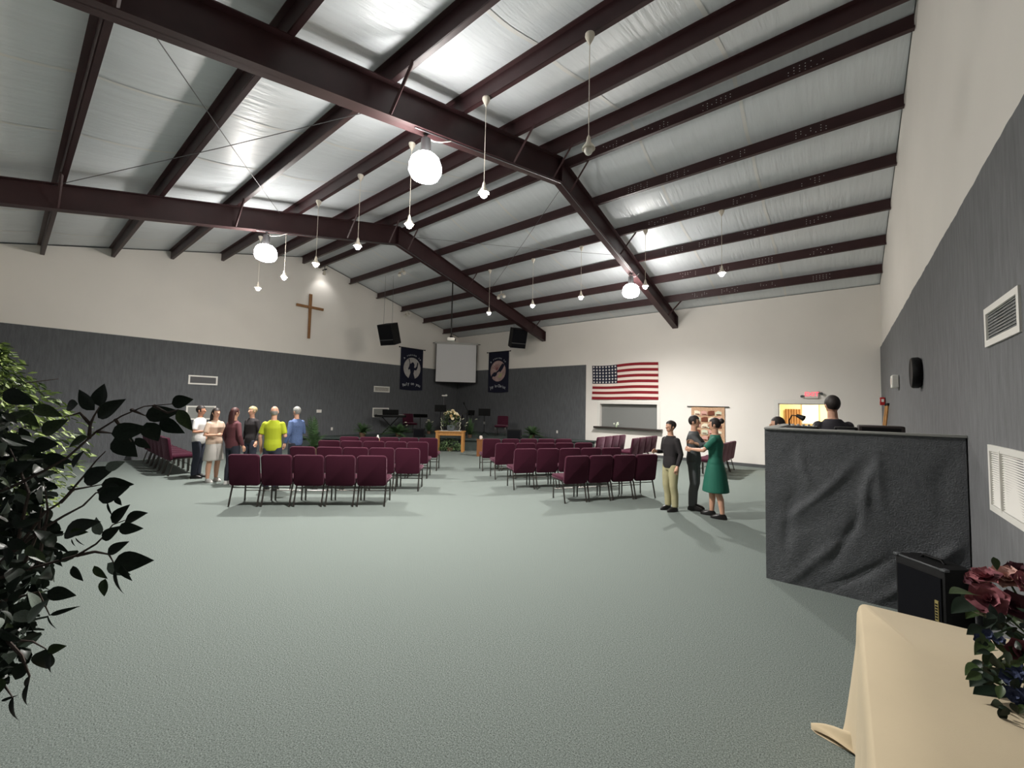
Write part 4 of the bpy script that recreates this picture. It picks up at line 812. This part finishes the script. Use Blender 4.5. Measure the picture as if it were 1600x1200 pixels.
# drum kit
p = st(712, 677); p = at(712, 677, 20.3); p.z = STZ; t = thing('drum_kit', 'dark drum kit at the back of the stage behind the bouquet', 'drums', p, VR)
b = MB(); b.tube([(0, -.22, .28), (0, .22, .28)], .28, 20); b.obj('bass_drum', mat('drum_black', (30, 28, 32), .35), t); b = MB(); b.tube([(0, -.225, .28), (0, -.2, .28)], .29, 20); b.obj('hoop', CHROME, t)
for sx, zz in ((-.2, .72), (.2, .74)): b = MB(); b.tube([(sx, -.05, zz - .1), (sx, .0, zz + .1)], .155, 16); b.obj('tom_drum', MATS['drum_black'], t)
b = MB(); b.tube([(-.55, .2, .1), (-.55, .2, .45)], .19, 16); b.obj('floor_tom', MATS['drum_black'], t)
for sx, sy, zz in ((-.6, -.05, 1.12), (.62, 0, 1.05), (.45, .3, .9)):
    b = MB(); b.lathe([(.22, zz), (.03, zz + .03), (.22, zz + .004)], 18, (sx, sy, 0)); b.obj('cymbal', mat('brass_cymbal', (150, 136, 96), .3, metal=.9), t); b = MB(); b.tube([(sx, sy, .0), (sx, sy, zz + .05)], .012, 6); b.obj('cymbal_stand', GREYMETAL, t)
# chairs on the stage
p = st(783, 680); d_ = (CAM - p); p = p + Vector((d_.x, d_.y, 0)).normalized() * .45; chair(p.x, p.y, VR + PI - .2, 'maroon padded chair alone on the stage at right, facing the hall', 'chairs on the stage', STZ)
p = at(640, 676, 18.9); chair(p.x, p.y, VR + PI + .6, 'maroon padded chair on the stage behind the tilted music stand', 'chairs on the stage', STZ)
# small wooden stands at the aisle
def end_stand(p, label, h=.60):
    t = thing('wooden_stand', label, 'stand', p, VR + .1)
    b = MB(); b.rbox((0, 0, h - .015), (.28, .30, .03), .005, 1); b.obj('top', WOODD, t)
    b = MB(); b.box((0, -.13, (h - .03) / 2), (.25, .02, h - .03)); b.box((0, .13, (h - .03) / 2), (.25, .02, h - .03)); b.obj('side', WOODD, t, smooth=0)
    b = MB(); b.box((0, 0, .12), (.25, .24, .02)); b.box((.11, 0, h * .5), (.02, .24, h - .08)); b.obj('shelf', WOODD, t, smooth=0)
    return t
p = (fl(745, 712.5) + fl(755, 712.5)) / 2; end_stand(p, 'narrow wooden stand at the aisle end of the front right row'); zt = .60
t = thing('white_cup', 'round white cup on the narrow wooden stand by the aisle', 'cup', p + Vector((.02, 0, zt))); b = MB(); b.lathe([(.04, 0), (.06, .05), (.055, .11), (.03, .13)], 14); b.obj('bowl', EXITW, t); b = MB(); b.tube([(.055, 0, .03), (.09, 0, .05), (.055, 0, .09)], .008, 6); b.obj('handle', EXITW, t)
p = at(590, 690, 13.6); p.z = 0; end_stand(p, 'narrow wooden stand behind the front left row', .55)
t = thing('tissue_box', 'tissue box with a white tissue standing up, behind front left row', 'box', p + Vector((0, 0, .55)), VR); b = MB(); b.rbox((0, 0, .05), (.13, .12, .10), .006, 1); b.obj('carton', mat('peach_carton', (196, 150, 120), .6), t); b = MB(); b.grid(lambda u, v: ((u - .5) * .1 * (1 - v * .6), .02 * sin(u * 8) * (1 - v), .10 + .12 * v), 6, 4); b.obj('tissue', TRIMW, t, fix=False)

# ================================================================ PEOPLE
def remesh(mb, name, m, vox, smooth_it=3, parent=None):
    me = mb.mesh('tmp', m, 0); o = bpy.data.objects.new('tmp', me); COL.objects.link(o)
    r = o.modifiers.new('r', 'REMESH'); r.mode = 'VOXEL'; r.voxel_size = vox; r.use_smooth_shade = True
    s = o.modifiers.new('s', 'SMOOTH'); s.iterations = smooth_it; s.factor = .5
    dg = bpy.context.evaluated_depsgraph_get(); me2 = bpy.data.meshes.new_from_object(o.evaluated_get(dg)); bpy.data.objects.remove(o, do_unlink=True)
    me2.name = name; me2.materials.clear(); me2.materials.append(m); me2.shade_smooth()
    return link(name, me2, parent)
HAIRD = mat('dark_hair', (36, 28, 26), .6, var=.3, vscale=60, stretch=(1, 1, .2)); HAIRR = mat('auburn_hair', (70, 34, 32), .6, var=.3, vscale=60, stretch=(1, 1, .2)); HAIRB = mat('blond_hair', (164, 148, 110), .6, var=.3, vscale=60, stretch=(1, 1, .2)); HAIRG = mat('grey_hair', (140, 140, 136), .6, var=.25, vscale=60, stretch=(1, 1, .2))
SKIN = mat('skin', (206, 158, 132), .55); SKIN2 = mat('skin_tan', (176, 126, 100), .55)
EYE = mat('eye_dark', (30, 24, 22), .3); LIP = mat('lips', (160, 90, 84), .5); SHOE = mat('black_shoe', (22, 20, 20), .4); SHOEW = mat('white_shoe', (210, 208, 204), .5)
def person(label, loc, rz, h, hair, hairstyle, top, topm, low, lowm, arms, skin=SKIN, shoe=SHOE, stride=0.0, lean=0.0, head_turn=0.0, female=False):
    t = thing('person', label, 'person', loc, rz, None); s = h / 1.77; t.scale = (s, s, s)
    sh = .168 if female else .19; hipx = .165 if female else .155
    Lean = Matrix.Translation((0, 0, .95)) @ Matrix.Rotation(-lean, 4, 'X') @ Matrix.Translation((0, 0, -.95))
    Hd = Lean @ Matrix.Translation((0, 0, 1.55)) @ Matrix.Rotation(head_turn, 4, 'Z') @ Matrix.Translation((0, 0, -1.55))
    J = {}
    for sg in (-1, 1):
        oy = stride * sg; J[sg] = [Vector((sg * .088, 0, .90)), Vector((sg * .092, .015 + oy * .35, .70)), Vector((sg * .094, .02 + oy * .6, .49)), Vector((sg * .095, -.012 + oy * .8, .33)), Vector((sg * .096, -.02 + oy, .085))]
    A = {sg: [Lean @ Vector((sg * (sh - .022), 0, 1.395)), Lean @ Vector((sg * arms[sg][0][0], arms[sg][0][1], arms[sg][0][2])), Lean @ Vector((sg * arms[sg][1][0], arms[sg][1][1], arms[sg][1][2]))] for sg in (-1, 1)}
    def torso(b, e, z0=.86):
        rings = [((0, 0, z), rx + e, ry + e) for z, rx, ry in ((.84, .13, .10), (.90, hipx, .112), (.98, hipx, .115), (1.08, .135 if female else .145, .098), (1.20, .142 if female else .155, .105), (1.32, .16 if female else .172, .115 if not female else .122), (1.40, .145 if female else .158, .092), (1.445, .105, .078), (1.485, .066, .064)) if z >= z0 - .001]
        b.loft(rings, 18, Lean)
    b = MB(); torso(b, 0); b.loft([((0, .0, 1.44), .07, .07), ((0, .005, 1.50), .055, .058), ((0, .012, 1.58), .052, .055)], 12, Lean)
    b.ell((0, .012, 1.672), (.074, .094, .108), 16, 12, Hd); b.ell((0, .038, 1.612), (.054, .062, .062), 12, 8, Hd); b.ell((0, .112, 1.648), (.013, .02, .026), 8, 6, Hd)
    for sg in (-1, 1):
        b.ell((sg * .077, .005, 1.655), (.012, .02, .03), 8, 6, Hd)
        b.tube(J[sg], [.092, .078, .057, .056, .038], 12); b.ell((J[sg][4].x, J[sg][4].y + .06, .04), (.04, .12, .036), 12, 8)
        a, e, w = A[sg]; b.ell(a, (.042, .042, .042), 10, 8); b.tube([a, a.lerp(e, .5), e, e.lerp(w, .35), w], [.042, .042, .036, .037, .026], 10)
        d = (w - e).normalized(); side = d.cross(Vector((sg * 1.0, .0, .25))); side = side.normalized(); nrm = side.cross(d).normalized() * (1 if sg > 0 else -1)
        b.tube([w, w + d * .035, w + d * .09], [.025, .036, .033], 10)
        for k, (off, ln) in enumerate(((-.03, .062), (-.010, .078), (.010, .073), (.03, .055))):
            q = w + d * .08 + side * off; b.tube([q, q + d * ln * .5 + side * off * .25, q + d * ln * .92 - nrm * .018 + side * off * .3], [.0105, .010, .008], 6)
        q = w + d * .02 - side * .028; b.tube([q, q + d * .035 - side * .02, q + d * .065 - side * .022], [.013, .011, .009], 6)
    remesh(b, 'body', skin, .0095, 2, t)
    for sg in (-1, 1): b = MB(); b.ell((sg * .031, .096, 1.66), (.011, .008, .006), 8, 6, Hd); b.obj('eye', EYE, t)
    b = MB(); b.ell((0, .097, 1.597), (.022, .007, .006), 10, 6, Hd); b.obj('mouth', LIP, t)
    # hair
    b = MB(); n, m_ = 26, 18; vs = []; ring = [(sin(PI * i / m_), -cos(PI * i / m_)) for i in range(m_ + 1)]
    hz = 1.688
    def inhair(y, z):
        if hairstyle == 'bald': return 1.60 < z < 1.672 and y < .02
        return (y < .052 and z > 1.60) or z > 1.725 or (y < -.01 and z > 1.565)
    e = Vector((.082, .103, .108)) if hairstyle != 'bald' else Vector((.079, .099, .11))
    for a_, zc in ring:
        for j in range(n): q = 2 * PI * j / n; vs.append(Vector((a_ * cos(q) * e.x, .006 + a_ * sin(q) * e.y, hz - (.01 if hairstyle == 'bald' else 0) + zc * e.z)))
    fs = []
    for i in range(m_):
        for j in range(n):
            f = (i * n + j, i * n + (j + 1) % n, (i + 1) * n + (j + 1) % n, (i + 1) * n + j); c = sum((vs[k] for k in f), Vector()) / 4
            if inhair(c.y, c.z): fs.append(f)
    b.add(vs, fs, Hd)
    if hairstyle == 'long': b.loft([((0, -.05, 1.70), .07, .05), ((0, -.065, 1.60), .085, .05), ((0, -.075, 1.48), .09, .04), ((0, -.08, 1.38), .07, .03)], 14, Hd)
    if hairstyle == 'bun': b.ell((0, -.10, 1.735), (.05, .05, .05), 12, 8, Hd)
    if hairstyle == 'short_full': b.ell((0, -.02, 1.70), (.088, .098, .09), 14, 10, Hd)
    b.obj('hair', hair, t, fix=False)
    # clothes
    sl = {'short': .62, 'long': 1.75, 'sleeveless': 0.0}
    def sleeves(b, kind, ex):
        for sg in (-1, 1):
            a, e, w = A[sg]
            if kind == 'long': b.tube([a, a.lerp(e, .5), e, e.lerp(w, .5), e.lerp(w, .93)], [.061 + ex, .058 + ex, .05 + ex, .046 + ex, .037 + ex], 12)
            elif kind == 'short': b.tube([a, a.lerp(e, .4), a.lerp(e, .78)], [.061 + ex, .062 + ex, .059 + ex], 12)
            b.ell(a, (.062 + ex, .064 + ex, .062 + ex), 10, 8)
    kind, name = top
    b = MB()
    if low == 'dress':
        torso(b, .016, .98); sleeves(b, kind, 0)
        for k in range(1): b.loft([((0, 0, 1.02), .155, .118), ((0, 0, .92), .19, .15), ((0, 0, .75), .22, .185), ((0, 0, .55), .245, .215), ((0, 0, .46), .255, .225)], 26)
        o = remesh(b, name, topm, .013, 3, t)
    else:
        torso(b, .018, .84 if low != 'skirt' else .9); sleeves(b, kind, 0); o = remesh(b, name, topm, .013, 3, t)
        b = MB()
        if low == 'skirt':
            b.loft([((0, 0, 1.02), .155, .118), ((0, 0, .92), .178, .13), ((0, 0, .72), .20, .165), ((0, 0, .52), .22, .19)], 24); remesh(b, 'skirt', lowm, .013, 3, t)
        else:
            b.loft([((0, 0, 1.0), hipx + .006, .118), ((0, 0, .92), hipx + .012, .122), ((0, 0, .84), hipx, .115), ((0, 0, .8), hipx - .02, .1)], 18)
            for sg in (-1, 1): b.tube([J[sg][0], J[sg][1], J[sg][2], J[sg][3], J[sg][4] + Vector((0, 0, -.005))], [.10, .092, .076, .07, .062], 14)
            remesh(b, 'trousers', lowm, .013, 3, t)
    for sg in (-1, 1):
        b = MB(); x, y = J[sg][4].x, J[sg][4].y + .06; b.loft([((x, y, 0), .046, .135), ((x, y, .03), .048, .136), ((x, y - .012, .06), .042, .115), ((x, y - .045, .09), .034, .06)], 16); b.obj('shoe', shoe, t)
    return t
REL = {1: ((.245, -.03, 1.13), (.25, .06, .89)), -1: ((.245, -.03, 1.13), (.25, .06, .89))}
BENT = {1: ((.24, .0, 1.14), (.16, .24, 1.16)), -1: ((.245, -.03, 1.13), (.25, .07, .89))}
BOTH = {1: ((.235, .02, 1.13), (.10, .25, 1.14)), -1: ((.235, .02, 1.13), (.10, .25, 1.10))}
HUG = {1: ((.22, .17, 1.24), (.10, .38, 1.30)), -1: ((.22, .17, 1.20), (.10, .38, 1.20))}
WTEE = mat('white_cotton', (206, 204, 202), .85, bump=.1, bscale=30); BEIGE = mat('beige_cotton', (196, 172, 152), .85, bump=.1, bscale=30); GREYC = mat('grey_cotton', (120, 120, 122), .85); NAVYC = mat('navy_cloth', (40, 42, 54), .85); DARKC = mat('black_cloth', (34, 30, 32), .85); LIME = mat('lime_cotton', (172, 184, 36), .8, bump=.1, bscale=30); BLUES = mat('blue_check', (76, 96, 136), .8, var=.35, vscale=60); KHAKI = mat('khaki_cloth', (166, 160, 124), .85); TEAL = mat('teal_cloth', (24, 98, 80), .75, bump=.1, bscale=24); SLATE = mat('slate_cloth', (84, 86, 88), .85); JEAN = mat('dark_denim', (44, 48, 62), .85); PLUM = mat('wine_cloth', (92, 48, 54), .85)
person('person in a white t-shirt, dark hair, facing right beside the row of chairs', (-11.70, 2.92, 0), rad(-40), 1.66, HAIRD, 'short', ('short', 'shirt'), WTEE, 'trousers', JEAN, BENT, skin=SKIN2)
person('person with long dark hair in beige top and grey skirt', (-10.95, 3.02, 0), rad(-75), 1.62, HAIRD, 'long', ('short', 'blouse'), BEIGE, 'skirt', mat('pale_skirt', (170, 166, 160), .85), BOTH, shoe=SHOEW, female=True)
person('person with auburn hair in wine top and navy trousers, white shoes', (-10.36, 3.20, 0), rad(20), 1.64, HAIRR, 'long', ('long', 'sweater'), PLUM, 'trousers', NAVYC, REL, shoe=SHOEW, female=True)
person('person with blond hair in a dark jacket behind the others', (-11.22, 3.85, 0), rad(200), 1.66, HAIRB, 'short_full', ('long', 'jacket'), DARKC, 'trousers', JEAN, REL)
person('bald person in a lime green shirt, back turned, by the chairs', (-9.10, 3.52, 0), rad(50), 1.70, HAIRG, 'bald', ('short', 'shirt'), LIME, 'trousers', JEAN, BENT)
person('grey-haired person in a blue checked shirt near the palm', (-10.01, 4.37, 0), rad(110), 1.68, HAIRG, 'short', ('long', 'shirt'), BLUES, 'trousers', NAVYC, BENT)
person('person in a black top and khaki trousers, right of the chairs', (-2.45, 7.67, 0), rad(150), 1.60, HAIRD, 'short_full', ('long', 'sweater'), DARKC, 'trousers', KHAKI, BENT)
person('woman in a teal dress and black shoes with a dark bun', (-1.72, 7.74, 0), rad(95), 1.67, HAIRD, 'bun', ('short', 'dress'), TEAL, 'dress', TEAL, HUG, stride=.10, female=True)
person('dark-haired person in slate clothes hugging the woman in teal', (-2.16, 8.06, 0), rad(-85), 1.70, HAIRD, 'short', ('long', 'sweater'), SLATE, 'trousers', SLATE, HUG)
person('person in dark grey at the left end of the sound booth', (-.80, 7.72, 0), rad(100), 1.72, HAIRD, 'short', ('long', 'sweater'), mat('dark_grey_cloth', (66, 66, 70), .85), 'trousers', NAVYC, REL)
person('person in a dark shirt standing behind the sound booth desk', (-.10, 6.55, .30), rad(25), 1.72, HAIRD, 'short', ('long', 'shirt'), mat('charcoal_cloth', (54, 52, 58), .85), 'trousers', JEAN, BOTH)

# ================================================================ FICUS TREES
tb = Vector((-2.32, -.08, 0)); t = thing('ficus_tree', 'large dark-leaved ficus tree close by at the left picture edge', 'tree', tb)
LV = [leaf_mesh('leaf', 1.0, .29, LEAF, .3, .15), leaf_mesh('leaf', 1.0, .33, LEAF, .2, .3), leaf_mesh('leaf', 1.0, .26, LEAF2, .35, .1), leaf_mesh('leaf', 1.0, .31, LEAFPALE, .2, .25), leaf_mesh('leaf', 1.0, .42, LEAF, .2, .2), leaf_mesh('leaf', 1.0, .10, LEAF, .3, .3)]
LL = [((156, 635), (156, 599), 4), ((148, 641), (118, 609), 0), ((153, 653), (190, 623), 0), ((122, 631), (93, 637), 1), ((66, 677), (102, 656), 2), ((52, 636), (96, 650), 2), ((268, 631), (299, 623), 4), ((227, 650), (273, 642), 1), ((250, 656), (281, 677), 1), ((279, 640), (299, 673), 2), ((229, 660), (246, 690), 4), ((174, 678), (224, 668), 1), ((181, 681), (208, 714), 4), ((211, 685), (234, 701), 0), ((138, 682), (104, 698), 2), ((52, 695), (86, 694), 4), ((67, 714), (106, 723), 1), ((114, 731), (127, 703), 0), ((131, 753), (174, 730), 0), ((158, 757), (205, 757), 0), ((191, 770), (145, 764), 0), ((154, 781), (196, 762), 0), ((182, 776), (187, 791), 4), ((168, 785), (170, 807), 5), ((175, 817), (198, 789), 0), ((195, 815), (225, 800), 0), ((185, 824), (216, 828), 1), ((160, 843), (181, 824), 1), ((157, 836), (145, 811), 3), ((168, 865), (198, 846), 0), ((177, 880), (226, 876), 1), ((190, 882), (202, 911), 0), ((168, 880), (196, 902), 3), ((147, 884), (166, 906), 2), ((165, 904), (160, 934), 2), ((181, 888), (177, 937), 5), ((114, 884), (126, 910), 0), ((74, 924), (112, 932), 1), ((78, 961), (112, 951), 5), ((75, 961), (79, 987), 5), ((74, 1016), (101, 1010), 2), ((72, 1014), (61, 1058), 1), ((80, 1020), (72, 1056), 0), ((42, 1034), (17, 1067), 0), ((46, 1056), (30, 1088), 5), ((45, 1068), (24, 1115), 5), ((21, 1088), (9, 1142), 5), ((2, 1095), (18, 1090), 5), ((165, 733), (190, 722), 3), ((100, 835), (140, 812), 1), ((110, 830), (136, 832), 2), ((118, 840), (127, 855), 5), ((112, 842), (114, 856), 5), ((95, 860), (92, 878), 0), ((18, 775), (46, 788), 3), ((0, 884), (26, 878), 3), ((35, 822), (60, 834), 1), ((30, 640), (60, 668), 2), ((10, 655), (42, 645), 2), ((0, 690), (40, 700), 0), ((5, 612), (45, 630), 1), ((10, 740), (44, 722), 0)]
rn = random.Random(3); cnt = 0
def put_leaf(a, c, nrm, k, parent=t, org=tb):
    T, L = orient(a - org, c - org, nrm); o = link('leaf', LV[k], parent); o.matrix_local = T @ Matrix.Scale(L, 4)
for p0, p1, k in LL:
    d = 1.24 + rn.uniform(-.07, .07) + (.04 if p0[0] < 60 else 0); put_leaf(at(*p0, d), at(*p1, d + rn.uniform(-.012, .012)), -FW + Vector((rn.uniform(-.35, .35), rn.uniform(-.35, .35), rn.uniform(-.1, .5))), k); cnt += 1
EDGE = [(690, 88), (720, 104), (760, 92), (800, 88), (840, 104), (880, 122), (900, 112), (930, 84), (960, 66), (1000, 58), (1040, 40), (1075, 10)]
def edge(y):
    for (ya, xa), (yb, xb) in zip(EDGE, EDGE[1:]):
        if ya <= y <= yb: return xa + (xb - xa) * (y - ya) / (yb - ya)
    return 0
while cnt < 288:
    py = rn.uniform(640, 1075); mx = edge(py) if py > 690 else 30
    px = rn.uniform(-30, mx - 8); d = rn.uniform(1.15, 1.62); L = rn.uniform(.045, .07); a = at(px, py, d)
    dr = (RT * rn.uniform(-.4, 1) + UP * rn.uniform(-1, .5) + FW * rn.uniform(-.6, .6)).normalized()
    c = a + dr * L; q = c - CAM; z_ = q.dot(FW); cx = 800 + FOC * q.dot(RT) / z_; cy = 600 - FOC * q.dot(UP) / z_
    if cx > (edge(cy) if cy > 690 else 34): continue
    put_leaf(a, c, Vector((rn.uniform(-1, 1), rn.uniform(-1, 1), rn.uniform(.2, 1))), rn.choice((0, 0, 1, 1, 0, 2, 3) if rn.random() < .6 else (0, 1, 4))); cnt += 1
b = MB()                                             # the rest of the crown, past the leaves that can be picked out
for k in range(2600):
    px = rn.uniform(-300, 100); py = rn.uniform(660, 1060)
    if px > edge(py) * .8 - 6: continue
    d = rn.uniform(1.3, 1.95); a = at(px, py, d)
    if a.z < .5 or a.y < -.6: continue
    dr = (RT * rn.uniform(-1, 1) + UP * rn.uniform(-1, .4) + FW * rn.uniform(-.6, .6)).normalized(); T, L = orient(a - tb, a + dr * rn.uniform(.045, .07) - tb, (rn.uniform(-1, 1), rn.uniform(-1, 1), rn.uniform(.2, 1)))
    b.grid(lambda u, v: ((u - .5) * .6 * sin(PI * min(.97, v * .9 + .03)) * L, v * L, abs(u - .5) * .2 * L - .15 * L * v * v), 2, 3, T)
stuff(b.obj('foliage', LEAF, t, fix=False))
TW = [[(-60, 790), (20, 760), (70, 735), (105, 715), (150, 675), (190, 650), (225, 635), (270, 631)], [(139, 686), (141, 663), (147, 650), (155, 636)], [(141, 663), (125, 645), (100, 652)], [(0, 880), (40, 840), (70, 800), (95, 785), (130, 745), (150, 720), (165, 705)], [(95, 785), (115, 765), (160, 757)], [(0, 880), (60, 830), (100, 806), (130, 790), (150, 770), (190, 765)], [(-40, 920), (20, 895), (60, 885), (120, 868), (150, 850), (160, 840), (176, 820), (195, 813)], [(120, 868), (148, 862), (170, 866), (178, 880)], [(-40, 950), (20, 935), (60, 925), (78, 962)], [(-40, 1010), (20, 1000), (50, 1002), (72, 1014)], [(10, 1000), (34, 1025), (46, 1056), (44, 1070)], [(-30, 1040), (6, 1070), (20, 1090)], [(25, 860), (45, 770), (30, 730), (10, 690)], [(205, 640), (228, 650)], [(180, 655), (205, 690)], [(152, 674), (175, 677)], [(240, 634), (262, 645), (279, 640)], [(60, 880), (75, 800), (70, 760)], [(30, 900), (60, 830), (65, 790)]]
for tw in TW:
    n = len(tw); pts = [at(px, py, 1.26 + .10 * max(0, (60 - px)) / 100) - tb for px, py in tw]; b = MB(); b.tube(pts, [.0055 - .0042 * i / (n - 1) for i in range(n)], 6); b.obj('branch', BARK, t)
b = MB(); b.tube([(0, 0, .28), (.02, .01, .7), (-.02, .03, 1.15), (-.08, .0, 1.5)], [.035, .032, .028, .02], 10)
b.obj('trunk', BARK, t)
for i, (z, tx) in enumerate(((.9, (-30, 1040)), (1.1, (-40, 950)), (1.15, (-40, 920)), (1.3, (0, 880)), (1.45, (-60, 790)))): q = at(*tx, 1.38) - tb; b = MB(); b.tube([(0, .03, z - .1), (q * .5 + Vector((0, 0, z * .5 - .02))), q], [.014, .01, .006], 6); b.obj('bough', BARK, t)
b = MB(); b.lathe([(.15, 0), (.19, .28), (.20, .31), (.17, .31), (.16, .26)], 20); b.obj('pot', mat('brown_basket_pot', (96, 70, 50), .8, bump=.5, bscale=70), t)
# the lighter, small-leaved tree further along the near wall
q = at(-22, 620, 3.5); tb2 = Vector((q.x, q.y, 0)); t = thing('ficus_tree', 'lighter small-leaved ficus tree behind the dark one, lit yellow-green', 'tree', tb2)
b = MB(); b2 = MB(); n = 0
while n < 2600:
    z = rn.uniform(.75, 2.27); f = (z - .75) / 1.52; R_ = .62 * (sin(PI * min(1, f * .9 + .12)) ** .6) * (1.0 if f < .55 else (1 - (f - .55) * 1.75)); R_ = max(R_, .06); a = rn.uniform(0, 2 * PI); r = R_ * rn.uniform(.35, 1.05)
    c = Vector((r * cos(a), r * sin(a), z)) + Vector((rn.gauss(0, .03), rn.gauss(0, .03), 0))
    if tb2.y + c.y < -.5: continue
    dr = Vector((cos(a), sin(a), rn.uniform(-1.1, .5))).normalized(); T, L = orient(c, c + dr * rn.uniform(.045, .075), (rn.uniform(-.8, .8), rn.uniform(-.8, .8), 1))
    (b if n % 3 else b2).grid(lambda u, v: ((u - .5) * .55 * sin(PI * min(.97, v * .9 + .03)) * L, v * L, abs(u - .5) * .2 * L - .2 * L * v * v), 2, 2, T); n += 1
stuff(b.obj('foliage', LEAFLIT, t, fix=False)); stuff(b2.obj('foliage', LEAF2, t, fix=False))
b = MB(); b.tube([(0, 0, .26), (.03, .02, .8), (-.01, 0, 1.4), (.01, .02, 2.0)], [.03, .026, .02, .008], 8); b.obj('trunk', BARK, t)
for k in range(14): a = 2.4 * k; z = .9 + .08 * k; b = MB(); b.tube([(0, 0, z), (.22 * cos(a), .22 * sin(a), z + .15), (.42 * cos(a), .42 * sin(a), z + .2)], [.009, .006, .003], 5); b.obj('branch', BARK, t)
b = MB(); b.lathe([(.14, 0), (.18, .26), (.19, .29), (.16, .29), (.15, .25)], 18); b.obj('pot', MATS['brown_basket_pot'], t)
bpy.data.curves.remove(FONT)
